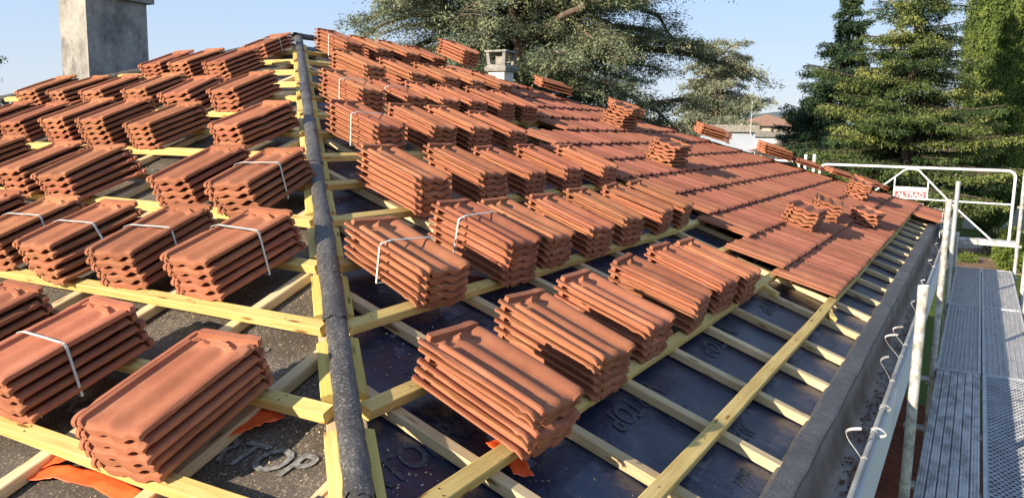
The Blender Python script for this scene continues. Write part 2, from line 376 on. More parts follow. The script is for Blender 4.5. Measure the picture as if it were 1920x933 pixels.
# battens
for lv in range(-3, 12):
    s = lv*G+(-.018 if lv == -3 else 0); lo, hi = boundsR(s)
    mt = M['wood']
    beam('batten', mt, fR(lo+.055+random.uniform(-.012, .02), s, 0), (1, 0, 0), nR, hi-lo-.12, BW, BH, bend=.012)
for lv in range(-3, 12):
    s = lv*G; lo, hi = boundsL(s)
    beam('batten', M['wood'], fL(hi-.055-random.uniform(-.01, .02), s, 0), (0, 1, 0), nL, hi-lo-.12, BW, BH, bend=.012)
# blocks beside the hip, between battens, on two long boards
hipd = Vector((C, C, S)).normalized()
for face, nn, sg in (('R', nR, 1), ('L', nL, -1)):
    f = fR if face == 'R' else fL
    off = .062
    a = f(-3.3*G*C+off, -3.3*G, -.038) if face == 'R' else f(3.3*G*C-off, -3.3*G, -.038)
    L = (SA+3.3*G)*math.sqrt(1+C*C)-.1
    beam('hip_board', M['wood_pale'], a, hipd, nn, L, .045, .036)
    for lv in range(-4, 12):
        s0 = lv*G+.052; s1 = (lv+1)*G-.052+random.uniform(-.02, .0)
        if lv == -4: s0 += .1
        r0 = s0*C+off; P0 = f(r0, s0, 0) if face == 'R' else f(-r0, s0, 0)
        L = (s1-s0)*math.sqrt(1+C*C)
        x = (f(s1*C+off, s1, 0)-f(s0*C+off, s0, 0)) if face == 'R' else (f(-s1*C-off, s1, 0)-f(-s0*C-off, s0, 0))
        beam('hip_block', M['wood_green'] if random.random() < .6 else M['wood'], P0, x, nn, L*.93, .050, .036)
# felt rolls over hips and ridge
def roll(A, B, r, segs, name='hip_roll', lift=.012, flat=.9):
    A = Vector(A); B = Vector(B); d = (B-A); L = d.length; d.normalize()
    side = d.cross(Vector((0, 0, 1))).normalized(); u = side.cross(d)
    for k in range(segs):
        b = MB(); t0 = L*k/segs-.06; t1 = L*(k+1)/segs+.02; ns = max(12, int((t1-t0)/.03)); P = []
        for i in range(ns+1):
            t = t0+(t1-t0)*i/ns; row = []
            for j in range(19):
                a = R_(-28+236*j/18)
                rr = r*(1+.004*k)+.0035*k % .008
                rr *= 1+.16*noise.noise(Vector((t*7, a*1.3, k*3.1)))+.07*noise.noise(Vector((t*26, a*3, k)))
                if i < 2 or i > ns-2: rr *= 1.05+.10*noise.noise(Vector((a*4, k*9.1, 2)))
                row.append(A+d*(t+(.03*noise.noise(Vector((a*2, k, 4))) if i in (0, ns) else 0))+side*math.cos(a)*rr+u*(math.sin(a)*rr*flat+lift))
            P.append(row)
        b.grid(P, True); b.build(name, M['memb_roll'], house)
H0 = Vector((-3.4*G*C, -3.4*G*C, -3.4*G*S))
roll(H0, ridge1+hipd*.03, .032, 9, flat=.55)
roll(ridge1, ridge2, .04, 3, 'ridge_roll')
roll(Vector((KX-e, e, T*e)), ridge2, .032, 6)
roll(Vector((e, KY-e, T*e)), ridge1, .028, 5, lift=-.01)
# eave strip, gutter
b = MB(); P = []
XA, XB = -1.7, 11.75
for i in range(181):
    x = XA+(XB-XA)*i/180; nz = .006*noise.noise(Vector((x*3, 0, 0))); row = []
    for (yy, zz) in ((-1.255, -.56), (-1.268, -.492), (-1.285, -.482), (-1.355, -.488), (-1.364, -.492), (-1.366, -.506)):
        row.append((x, yy+nz+.004*noise.noise(Vector((x*15, yy*9, 0))), zz+.006*noise.noise(Vector((x*6, yy*20, 1)))))
    P.append(row)
b.grid(P, False); b.build('eave_strip', M['memb_strip'], house)
b = MB(); prof = [(-1.363, -.50), (-1.372, -.60), (-1.385, -.645), (-1.41, -.665), (-1.46, -.668), (-1.49, -.655), (-1.502, -.62), (-1.505, -.545)]
prof2 = [(-1.512, -.545), (-1.509, -.625), (-1.495, -.665), (-1.46, -.68), (-1.41, -.677)]
b.grid([[(XA+(XB-XA)*i/60, yy, zz) for (yy, zz) in prof] for i in range(61)], True)
b.grid([[(XA+(XB-XA)*i/60, yy, zz) for (yy, zz) in prof2] for i in range(61)], True)
gut = b.build('gutter', M['zinc'], house)
b = MB(); b.tube([(XA+(XB-XA)*i/60, -1.512, -.538+.002*math.sin(i)) for i in range(61)], .0115, 10); b.build('bead', M['zinc_pale'], gut)
b = MB(); b.box((XA, -1.535, -.80), (XB, -1.517, -.558)); b.build('fascia_board', M['render_white'], house)
# brackets: thin galvanised ears standing off the bead
ears = [(1.18, .13, 1), (1.50, .12, 2), (1.84, .10, 2), (2.3, .12, 0), (2.8, .14, 1), (3.1, .12, 1), (4.1, .12, 0), (5.2, .12, 1), (6.4, .13, 1), (7.6, .14, 0), (9.0, .12, 1), (10.2, .12, 2)]
for x, L, kd in ears:
    b = MB(); rr = random.Random(int(x*100)); tw = rr.uniform(-.04, .04)
    if kd == 0: pts = [(0, -1.50, -.53), (tw*.3, -1.485, -.50), (tw*.6, -1.462, -.462), (tw, -1.445, -.435), (tw*1.2, -1.462, -.413), (tw*1.3, -1.485, -.405)]
    elif kd == 1: pts = [(0, -1.50, -.535), (tw*.3, -1.475, -.505), (tw*.6, -1.445, -.47), (tw, -1.432, -.44), (tw*1.3, -1.455, -.425), (tw*1.5, -1.49, -.418)]
    else: pts = [(0, -1.50, -.525), (.01, -1.53, -.515), (.0, -1.565, -.52), (-.01, -1.585, -.535), (-.02, -1.57, -.552), (-.02, -1.53, -.555)]
    fine = []
    for i in range(len(pts)-1):
        p0, p1, p2, p3 = [Vector(pts[max(0, min(len(pts)-1, i+q))]) for q in (-1, 0, 1, 2)]
        for k in range(4):
            t = k/4; fine.append(.5*((2*p1)+(-p0+p2)*t+(2*p0-5*p1+4*p2-p3)*t*t+(-p0+3*p1-3*p2+p3)*t**3))
    fine.append(Vector(pts[-1]))
    sides = [Vector((1, .35, .1+.02*i)) for i in range(len(fine))]
    sc_ = (.8+.45*rr.random())*(.55 if x > 3.5 or kd == 2 else 1)
    b.ribbon([Vector((x, -1.50, -.53))+(p-Vector((0, -1.50, -.53)))*sc_ for p in fine], sides, .014, .0016)
    b.tube([(x-.012, -1.512, -.538), (x+.012, -1.512, -.538)], .0135, 10)
    b.build('bracket_ear', M['galv_dirty'] if kd else M['zinc_pale'], gut)
# leaf litter in the gutter
b = MB()
for i in range(900):
    u = random.random(); x = .7+9.5*u**1.3
    if noise.noise(Vector((x*1.7, 3, 0))) < -.12: continue
    p = Vector((x, random.gauss(-1.448, .020), -.664+random.uniform(0, .006))); a = random.random()*6.28
    l = random.uniform(.010, .030); wd = l*.3; d = Vector((math.cos(a), math.sin(a)*.8, random.uniform(-.1, .35))); q = Vector((-math.sin(a), math.cos(a), 0))*wd
    b.add([p, p+d*l*.5+q, p+d*l, p+d*l*.5-q], [(0, 1, 2, 3)])
tag(b.build('leaf_litter', M['litter']), 'small dead brown leaves lying along the bottom of the gutter', 'leaf litter', kind='stuff')

# ------------------------------------------------------------------ roof tile
TW, TL, TT, TP = .275, .445, .012, .0345
PX = [0, .003, .010, .017, .020, .026, .032, .0345, .0365, .044, .050, .053, .057, .066, .080, .096, .110, .120, .130, .141, .152, .164, .176, .190, .204, .216, .226, .236, .246, .255, .262, .268, .272, .275]
PZ = [.0165, .0180, .0185, .0180, .012, .010, .011, .014, .0265, .0290, .026, .018, .012, .0100, .0085, .009, .0118, .016, .0200, .0215, .0200, .016, .0105, .009, .0105, .0155, .0210, .0262, .0295, .0315, .0312, .0300, .0285, .026]
def tile_mesh(seed, mt):
    rr = random.Random(seed)
    ys = [0, .003, .009, .018, .03, .045, .062, .09, .14, .2, .26, .32, .36, .378, .384, .39, .396, .402, .408, .414, .419, .422, .426, .432, .44, .445]
    top = []; bot = []; warp = rr.uniform(-.003, .003); chip = [(rr.choice([0, TW]), rr.uniform(0, TL), rr.uniform(.003, .008)) for _ in range(5)]
    for y in ys:
        rt_ = []; rb = []
        for x, z in zip(PX, PZ):
            zt = z; lowm = max(0, 1-y/.075)
            if .05 < x < .225:
                cen = math.exp(-((x-.14)/.05)**2)
                wgt = (lowm**1.3)*.75
                plate = .013+.006*cen
                zt = zt*(1-wgt)+plate*wgt
                v = abs(x-.118)-(.075-y)*.55       # creased fan at the low end
                if 0 < y < .075: zt += .004*math.exp(-(v/.007)**2)
            if y < .02: zt -= .009*(1-y/.02)**2
            if x < .034 and y < .03: zt -= .006*(1-y/.03)
            if y > .42 and x > .036: zt = max(zt, .030+.004*math.exp(-((x-.25)/.03)**2))
            elif .412 < y <= .42 and x > .05: zt = min(zt, .015)
            if x > .05:   # lugs
                dx = (x-.165)/.047
                if abs(dx) < 1: zt += .019*math.exp(-((y-(.398-.017*dx*dx))/.0065)**2)*(1-dx**6)
                dx = (x-.078)/.018
                if abs(dx) < 1.2: zt += .014*math.exp(-((y-.396)/.010)**2)*max(0, 1-dx*dx*.7)
            if .036 <= x <= .056 and .385 < y < .42: zt *= .45
            zt += warp*math.sin(y*7)+rr.uniform(-.0004, .0004)
            zb = .0105 if x < .1 else z-.011
            if 0 < x < TW: zb = z-TT-.002*math.sin(x*60)
            if x < .033: zb = .0105
            elif x < .056: zb = .0105-.5*(x-.033)
            if x > .262: zb = z-.0125
            if y < .02 and x > .06: zb = z-TT-.011*(1-y/.02)
            for (cx_, cy_, cr_) in chip:
                if math.hypot(x-cx_, y-cy_) < cr_*2.2: zt -= .005; zb += .002
            xo = 0
            cr = .012
            if y < cr: xo = (cr-math.sqrt(max(0, cr*cr-(cr-y)**2)))
            if y > TL-cr: xo = (cr-math.sqrt(max(0, cr*cr-(cr-(TL-y))**2)))
            xx = x*(1-2*xo/TW)+xo
            rt_.append((xx, y, zt)); rb.append((xx, y, min(zb, zt-.006)))
        top.append(rt_); bot.append(rb)
    b = MB(); nj = len(PX); b.grid(top, True, True); b.grid(bot, True, False)
    o = len(ys)*nj
    for i in range(len(ys)-1):
        b.f.append((i*nj, (i+1)*nj, o+(i+1)*nj, o+i*nj)); b.f.append((i*nj+nj-1, o+i*nj+nj-1, o+(i+1)*nj+nj-1, (i+1)*nj+nj-1)); b.sm += [False]*2
    L = (len(ys)-1)*nj
    for j in range(nj-1):
        b.f.append((j, o+j, o+j+1, j+1)); b.f.append((L+j, L+j+1, o+L+j+1, o+L+j)); b.sm += [False]*2
    me = b.mesh('roof_tile', mt); me.set_sharp_from_angle(angle=R_(30)); return me
TILES = [tile_mesh(i, M['tile']) for i in range(7)]

ORD = ['nearest', 'second', 'third', 'fourth', 'fifth', 'sixth', 'seventh', 'eighth', 'ninth']
def stack(Mx, n, strap, label, group, lean=(0, 0), fan=0, twist=1.5, jit=.004, seed=0):
    rr = random.Random(seed)
    root = thing('tile_stack', (0, 0, 0), label, 'tile stack', group, Mx)
    lx = 0; ly = 0
    for i in range(n):
        a = R_(rr.gauss(0, twist)); jx, jy = rr.gauss(0, jit), rr.gauss(0, jit*1.3)
        Lm = Matrix.Translation((-TW/2+lean[0]*(i-(n-1))+jx, -TL/2+lean[1]*(i-(n-1))+jy, .008+i*TP)) @ Matrix.Translation((TW/2, TL/2, 0)) @ Matrix.Rotation(a+R_(fan)*(n-1-i), 4, 'Z') @ Matrix.Translation((-TW/2, -TL/2, 0))
        link('roof_tile', TILES[rr.randrange(7)], root, Lm, True)
    if strap:
        y = rr.uniform(-.03, .06); zt = (n-1)*TP+.0415; zb = .004; b = MB(); l0 = lean[0]*(-(n-1)); wv = -.01
        xs = TW/2+.006
        b.ribbon([(-xs+l0, y+wv, zb), (-xs, y, zt-.020), (-xs+.008, y, zt-.012), (-TW/2+.044, y, zt-.001), (.02, y+.001, zt-.0005), (TW/2-.020, y, zt+.0005), (TW/2-.003, y, zt-.001), (xs, y, zt-.012), (xs+l0, y+wv*2, zb), (0+l0, y+wv, zb-.002), (-xs+l0, y+wv, zb)], Vector((0, 1, 0)), .0085, .0012)
        b.build('strap', M['strap'], root, wmat(root))
    return root

# every stack: face, row, tiles, centre along the slope, across it, turn, strap
ST = [["L",0,5,-0.061,-0.576,2.4,0],["L",0,5,-0.695,-0.515,-2.7,1],["L",0,5,-1.189,-0.519,-2.5,0],["L",1,5,-0.691,0.233,-3.5,1],["L",1,5,-1.124,0.21,2.6,1],["L",1,5,-1.571,0.185,1.8,1],["L",1,5,-1.973,0.187,3.0,1],["L",1,5,-2.45,0.186,1.5,0],
["L",2,5,-1.21,0.902,5.0,1],["L",2,5,-1.624,0.91,3.9,0],["L",2,5,-2.51,0.86,7.0,0],["L",2,5,-2.95,0.89,5.0,0],["L",2,5,-3.645,0.95,0.9,0],
["L",3,5,-2.038,1.69,-4.0,0],["L",3,5,-2.799,1.67,-1.5,0],["L",3,6,-3.264,1.65,4.3,0],["L",3,6,-3.653,1.65,0.9,0],["L",3,5,-4.213,1.67,5.0,0],["L",3,5,-4.697,1.68,2.0,0],["L",3,5,-5.183,1.68,-0.3,0],
["L",4,5,-2.863,2.42,3.1,0],["L",4,5,-3.32,2.33,14.0,0],["L",4,5,-3.854,2.44,4.3,0],["L",4,5,-4.339,2.42,3.6,0],["L",4,5,-4.767,2.42,-4.0,0],["L",4,5,-5.25,2.43,6.0,0],
["L",5,5,-3.837,3.24,3.0,0],["L",5,5,-4.293,3.26,0.4,0],["L",5,5,-4.66,3.24,4.0,0],["L",6,4,-4.12,3.95,8.0,1],
["R",0,5,0.03,-0.586,-4.4,0],["R",0,5,0.559,-0.544,-3.4,0],["R",0,5,1.051,-0.525,-2.2,0],["R",0,5,1.601,-0.529,4.5,0],["R",0,5,2.093,-0.527,-4.0,0],["R",0,5,2.45,-0.554,-2.1,0],
["R",1,5,0.524,0.165,-8.0,1],["R",1,6,1.087,0.165,-1.8,1],["R",1,5,1.534,0.2,-1.4,0],["R",1,5,2.003,0.18,-5.0,0],["R",1,5,2.5,0.19,-4.2,0],["R",1,5,3.07,0.2,2.7,0],["R",1,5,3.50,0.2,4.0,0],
["R",2,6,1.362,0.87,-5.5,0],["R",2,6,1.95,0.87,-5.0,0],["R",2,5,2.528,0.91,1.0,0],["R",2,5,3.108,0.92,-3.7,0],["R",2,5,3.712,0.91,-4.0,0],
["R",3,6,1.93,1.63,-5.0,1],["R",3,6,2.50,1.63,-5.0,0],["R",3,6,2.95,1.63,-4.0,0],["R",3,5,3.546,1.65,-4.0,0],
["R",4,6,2.64,2.38,-5.0,1],["R",4,5,3.20,2.41,-4.0,1],["R",4,5,3.66,2.40,-4.0,0],["R",4,5,4.10,2.40,-5.0,0],["R",4,5,4.63,2.42,-4.0,0],["R",4,5,5.00,2.37,-5.0,0],
["R",5,6,3.52,3.12,-4.0,0],["R",5,5,4.22,3.16,-5.0,0],["R",5,5,4.75,3.16,-5.0,0],["R",5,5,5.22,3.15,-5.0,0],["R",5,5,5.76,3.14,-4.0,0],
["R",6,6,4.20,3.97,-5.0,1],["R",6,5,4.80,4.07,-4.0,0],["R",6,5,5.26,4.07,-2.0,0],["R",6,5,5.68,4.0,-4.0,0]]
OUT = {}
for idx, (face, row, n, r, s, a, strap) in enumerate(ST):
    q = OUT.get((face, row), 0); OUT[(face, row)] = q+1
    side = 'left' if face == 'L' else 'right'
    pos = 'stack beside the hip' if q == 0 else ORD[q]+' stack out from the hip'
    rw = ['lowest', 'second', 'third', 'fourth', 'fifth', 'sixth', 'topmost'][row]
    lab = ('strapped ' if strap else '')+'terracotta tile '+pos+', '+rw+' row on the '+side+' slope'
    lean = (-.010 if face == 'R' else -.003, .002 if face == 'R' else -.003); fan = 0; twist = 1.0
    if face == 'L' and row == 0 and q == 0: lean = (.002, -.005)
    if face == 'L' and row == 1: lean = (-.004, -.003)
    if (face, row, q) in (('L', 2, 2), ('L', 2, 3), ('L', 1, 2), ('L', 4, 4)): fan = -2.5; lean = (-.022, .003)
    if (face, row, q) == ('L', 4, 1): lean = (-.02, .0)
    if face == 'R' and row in (0, 1): lean = (-.007, .002)
    stack(fm(face, r, s, 0, R_(a)), n, strap, lab, 'stacks of roof tiles spread over the '+side+' slope', lean, fan, twist, .003, idx)
stack(fm('R', 5.72, 3.62, .20, R_(-14)), 5, 0, 'terracotta tile stack perched highest on the others near the right end of the ridge', 'stacks of roof tiles spread over the right slope', (-.004, 0), 0, 1, .003, 900)
# stacks waiting on the laid tiles, turned across the slope
FL = [(5.75, .95, 6, -90, 'wavy six-tile stack alone at the middle of the laid tiles', .045), (6.96, 2.02, 4, -93, 'wavy tile stack high on the laid tiles near the far hip', .045), (6.98, 2.01, 3, -86, 'three tiles crowning the wavy stack high on the laid tiles near the far hip', .19),
      (5.375, -.50, 5, -91, 'nearer of two touching wavy tile stacks low on the laid tiles', .045), (6.40, -.515, 5, -80, 'farther of two touching wavy tile stacks low on the laid tiles', .045),
      (7.11, -.84, 4, -92, 'low wavy tile stack closest to the eave on the laid tiles', .045), (9.16, -.48, 6, -89, 'tall wavy tile stack farthest along the laid tiles by the far hip', .045)]
for i, (r, s, n, a, lab, h) in enumerate(FL):
    stack(fm('R', r, s, h, R_(a)), n, 0, lab, 'tile stacks standing on the laid tiles', (0, 0.004), 0, 3.0, .006, 700+i)
# tiles laid along the far hip
hd = Vector((1, -1, -T)).normalized(); hn = (Vector((0, -S, C))+Vector((S, 0, C))).normalized()
def hip_stack(y, n, lab, i, off=-.16, ang=0):
    x = KX-y; o = Vector((x, y, T*y)); yv = -hd; zv = (Vector((0, -S, C))-yv*Vector((0, -S, C)).dot(yv)).normalized(); xv = yv.cross(zv)
    Mx = Matrix((xv, yv, zv)).transposed().to_4x4(); Mx.translation = o-Vector((.11, .11, 0))*1.0+zv*.075
    stack(Mx @ Matrix.Rotation(R_(ang), 4, 'Z'), n, 0, lab, 'hip tiles waiting along the far hip', (0, .006), 0, 2, .005, 800+i)
hip_stack(3.05, 3, 'three tiles at the top of the far hip just right of the small cowled chimney', 0, ang=12)
hip_stack(2.35, 3, 'tile pile on the far hip touching the high wavy stack', 1, ang=6)
hip_stack(1.48, 4, 'four-tile pile on the far hip in front of the flat-roofed white building', 2)
hip_stack(.80, 4, 'four-tile pile on the far hip right of the flat-roofed white building', 3)
hip_stack(.42, 2, 'two tiles on the far hip where the white scaffold rail begins', 4)
hip_stack(.02, 2, 'two tiles on the far hip below the two short white posts', 5)
hip_stack(-.33, 2, 'two tiles on the far hip beside the red scaffold sign', 6)

# ------------------------------------------------------------------ laid tiles
def laid_course(k, xs, xe_fn, s_low, parent):
    step = .245; b = MB(); x = xs; rr = random.Random(k*13+5)
    lift0, lift1 = .043, .012
    px = [v for v in PX if v >= .0345]; pz = [PZ[PX.index(v)] for v in px]
    smax = s_low+TL-.03
    cnt = 0
    while x < xe_fn(s_low)-.02:
        ys = [0, .003, .012, .04, .2, TL-.04]
        ax = rr.uniform(-.002, .002); az = rr.uniform(-.002, .003); ay = rr.uniform(-.004, .004)
        top = []; bot = []
        for y in ys:
            lim = xe_fn(s_low+y*1.0)
            rt_, rb = [], []
            for xx, z in zip(px if x > xs+.001 else PX, pz if x > xs+.001 else PZ):
                z = z*.80 if x > xs+.001 else z
                zt = z-(.007*(1-y/.012)**2 if y < .012 else 0)
                h = lift0+(lift1-lift0)*y/TL+az
                X = min(x+xx+ax, lim)
                rt_.append(fR(X, s_low+y+ay, h+zt)); rb.append(fR(X, s_low+y+ay, h+z-.014))
            top.append(rt_); bot.append(rb)
        nj = len(top[0]); o0 = len(b.v); b.grid(top, True, True); b.grid(bot, True, False); o = o0+len(ys)*nj
        for j in range(nj-1): b.f.append((o0+j, o+j, o+j+1, o0+j+1)); b.sm.append(False)
        for i in range(len(ys)-1):
            b.f.append((o0+i*nj, o0+(i+1)*nj, o+(i+1)*nj, o+i*nj)); b.sm.append(False)
            b.f.append((o0+i*nj+nj-1, o+i*nj+nj-1, o+(i+1)*nj+nj-1, o0+(i+1)*nj+nj-1)); b.sm.append(False)
        x += step; cnt += 1
    if cnt: b.build('tile_course', M['laid'], parent)
xe = lambda s: KX-s*C-.10
starts = {0: 3.27, 1: 3.42, 2: 3.93, 3: 4.12, 4: 4.12, 5: 4.0, 6: 4.05, 7: 4.28, 8: 5.22, 9: 5.35, 10: 5.6, 11: 6.12, 12: 6.25, 13: 6.3}
for k, xs in starts.items(): laid_course(k, xs, xe, -1.145+k*.3725, house)
laid_course(-1, 9.78, lambda s: 11.45, -1.50, house)
b = MB()
for i in range(26):
    t = i/25; p = Vector((11.5+.25*t, -1.02-.36*t, -.36-.12*t)); s_ = .03+.02*random.random()
    b.box((-s_, -s_, -s_*.6), (s_, s_, s_*.6), Matrix.Translation(p) @ Matrix.Rotation(random.random()*3, 4, 'Z') @ Matrix.Rotation(random.random()*.6, 4, 'X'))
b.build('mortar_bedding', M['mortar'], house)

# ------------------------------------------------------------------ chimneys (parts of the house)
def slab_noise(mb, a, b_, nx, ny, nz): mb.box(a, b_)
b = MB()
def rough_box(mb, a, c_, n=14, amp=.004):
    x0, y0, z0 = a; x1, y1, z1 = c_
    def f(p): return Vector(p)+Vector((1, 1, 1))*amp*noise.noise(Vector(p)*6)
    L = lambda p, q, t: p+(q-p)*t
    for (A, U, V_) in (((x0, y0, z0), (x1-x0, 0, 0), (0, 0, z1-z0)), ((x1, y0, z0), (0, y1-y0, 0), (0, 0, z1-z0)), ((x1, y1, z0), (x0-x1, 0, 0), (0, 0, z1-z0)), ((x0, y1, z0), (0, y0-y1, 0), (0, 0, z1-z0)), ((x0, y0, z1), (x1-x0, 0, 0), (0, y1-y0, 0)), ((x0, y1, z0), (x1-x0, 0, 0), (0, y0-y1, 0))):
        A = Vector(A); U = Vector(U); V_ = Vector(V_)
        mb.grid([[f(A+U*i/n+V_*j/n) for j in range(n+1)] for i in range(n+1)], False, True)
def chimney_mat():
    m, t, bb = mat('weathered_chimney_render', .92, .1)
    v = coords(t, 'Object'); n1 = noi(t, v, 2.2, 6, .7); n2 = noi(t, v, 22, 5, .8)
    c = ramp(t, n1, [(.3, (.22, .205, .195)), (.5, (.38, .36, .32)), (.7, (.50, .47, .41))])
    st = coords(t, 'Object', (2, 2, 1.1)); n3 = noi(t, st, 2.4, 5, .7)
    c = mix(t, 1.0, c, ramp(t, n3, [(.36, (.58, .57, .60)), (.56, (1, 1, 1))]), 'MULTIPLY')
    c = mix(t, .8, c, ramp(t, n2, [(.34, (.55, .54, .53)), (.46, (1, 1, 1)), (.7, (1, 1, 1)), (.8, (1.35, 1.33, 1.3))]), 'MULTIPLY')
    t.links.new(c, bb.inputs['Base Color']); bump(t, bb, noi(t, v, 30, 6, .75), .7, .01); return m
M['chim'] = chimney_mat()
rough_box(b, (3.47, 6.50, .5), (4.20, 6.97, 1.955)); ch = b.build('chimney', M['chim'], house)
b = MB(); rough_box(b, (3.41, 6.44, 1.958), (4.26, 7.03, 2.04)); b.build('cap_slab', M['concrete'], ch)
b = MB(); cx, cy = 7.34, 3.66
rough_box(b, (cx, cy, .8), (cx+.24, cy+.24, 1.385), 8, .002); ch2 = b.build('small_chimney', M['render_cream'], house)
def frustum(mb, c0, h0, z0, h1, z1):
    V = [(c0[0]+sx*h, c0[1]+sy*h, z) for h, z in ((h0, z0), (h1, z1)) for sx, sy in ((-1, -1), (1, -1), (1, 1), (-1, 1))]
    mb.add(V, [(0, 3, 2, 1), (4, 5, 6, 7), (0, 1, 5, 4), (1, 2, 6, 5), (2, 3, 7, 6), (3, 0, 4, 7)])
b = MB(); cc = (cx+.12, cy+.12)
frustum(b, cc, .155, 1.387, .165, 1.43); frustum(b, cc, .165, 1.4302, .125, 1.475)
for sx in (-1, 1):
    for sy in (-1, 1):
        V = []
        for (o, z, hw) in ((.108, 1.4755, .026), (.128, 1.63, .020)):
            for ax, ay in ((-1, -1), (1, -1), (1, 1), (-1, 1)): V.append((cc[0]+sx*o+ax*hw, cc[1]+sy*o+ay*hw, z))
        b.add(V, [(0, 3, 2, 1), (4, 5, 6, 7), (0, 1, 5, 4), (1, 2, 6, 5), (2, 3, 7, 6), (3, 0, 4, 7)])
frustum(b, cc, .165, 1.6305, .16, 1.655)
frustum(b, cc, .055, 1.4756, .05, 1.58)
b.build('cowl', M['concrete'], ch2)

# ------------------------------------------------------------------ loose bits on the roof
def crumpled(name, face, pts, w_, mt, label, cat, h=-.062, wob=.006):
    b = MB(); P = []; n = 24; pts = [Vector((*p, 0)) for p in pts]; m_ = len(pts)-1
    for i in range(n+1):
        t = i/n*m_; k = min(int(t), m_-1); p = pts[k].lerp(pts[k+1], t-k); d = (pts[k+1]-pts[k]).normalized(); sd_ = Vector((-d.y, d.x, 0)); row = []
        for j in range(9):
            q = p+sd_*w_*(j/8-.5); hh = h+wob*noise.noise(Vector((q.x*18, q.y*18, 3)))+wob*.7*noise.noise(Vector((q.x*50, q.y*50, 9)))+wob*.6
            row.append((fL if face == 'L' else fR)(q.x, q.y, hh))
        P.append(row)
    b.grid(P, True); o = b.build(name, mt); md = o.modifiers.new('s', 'SOLIDIFY'); md.thickness = .0012
    return tag(o, label, cat)
crumpled('plastic_strip', 'L', [(-.46, -.83), (-.36, -.79), (-.2, -.775), (.05, -.80), (.25, -.86)], .055, M['orange'], 'orange plastic strip lying below the front left batten', 'plastic strip')
crumpled('plastic_strip', 'L', [(-.47, -.81), (-.38, -.72), (-.28, -.64), (-.2, -.58)], .05, M['orange'], 'orange plastic strip running up under the front left tile stack', 'plastic strip', h=-.055)
crumpled('plastic_sheet', 'L', [(-.16, -.66), (-.05, -.55), (.02, -.46), (.09, -.37)], .085, M['orange'], 'red plastic sheet lying in the shade right of the front left tile stack', 'plastic sheet', h=-.055, wob=.012)
crumpled('plastic_scrap', 'R', [(-.07, -.81), (-.02, -.74), (0.0, -.66)], .07, M['orange'], 'small red plastic scrap beneath the front right tile stack', 'plastic scrap', h=-.05)
def offcut(face, r, s, h, a, L, label):
    F = fm(face, r, s, h, R_(a)); b = MB(); b.box((0, -.02, 0), (L, .02, .028)); b.box((L*.8, -.0201, .0285), (L*.98, .012, .034)); return tag(b.build('wood_offcut', M['wood'], None, F), label, 'offcut', 'wood offcuts on the battens')
offcut('R', 2.98, -.86, -.034, 62, .13, 'yellow wood offcut wedged under the second lowest right batten')
offcut('R', 3.00, -1.20, -.034, 24, .15, 'yellow wood offcut at the edge of the laid tiles under the lowest right batten')
offcut('L', -1.72, 1.28, -.07, 30, .22, 'pale splinter of wood on the left underlay beneath the third row')
# sawdust and chips on the underlay near the hip
b = MB()
for i in range(2600):
    if random.random() < .72: face = 'L'; s = random.uniform(-1.1, 2.2); r = -s*C-abs(random.gauss(0, .7))-.1
    else: face = 'R'; s = random.uniform(-1.3, 1.2); r = s*C+abs(random.gauss(0, .6))+.1
    hh = -.076+.007*noise.noise(Vector((r*3, s*3, 1)))+.003*noise.noise(Vector((r*11, s*9, 5)))+.0015
    p = (fL if face == 'L' else fR)(r, s, hh); a = random.random()*6.28; l = random.uniform(.002, .008); wd = l*random.uniform(.2, .6)
    ex = FM[face].to_3x3() @ Vector((math.cos(a), math.sin(a), random.uniform(0, .4))); ey = FM[face].to_3x3() @ Vector((-math.sin(a), math.cos(a), 0))
    b.add([p, p+ex*l, p+ex*l+ey*wd, p+ey*wd], [(0, 1, 2, 3)])
tag(b.build('sawdust', M['wood_pale']), 'pale sawdust and wood chips scattered on the black underlay', 'sawdust', kind='stuff')

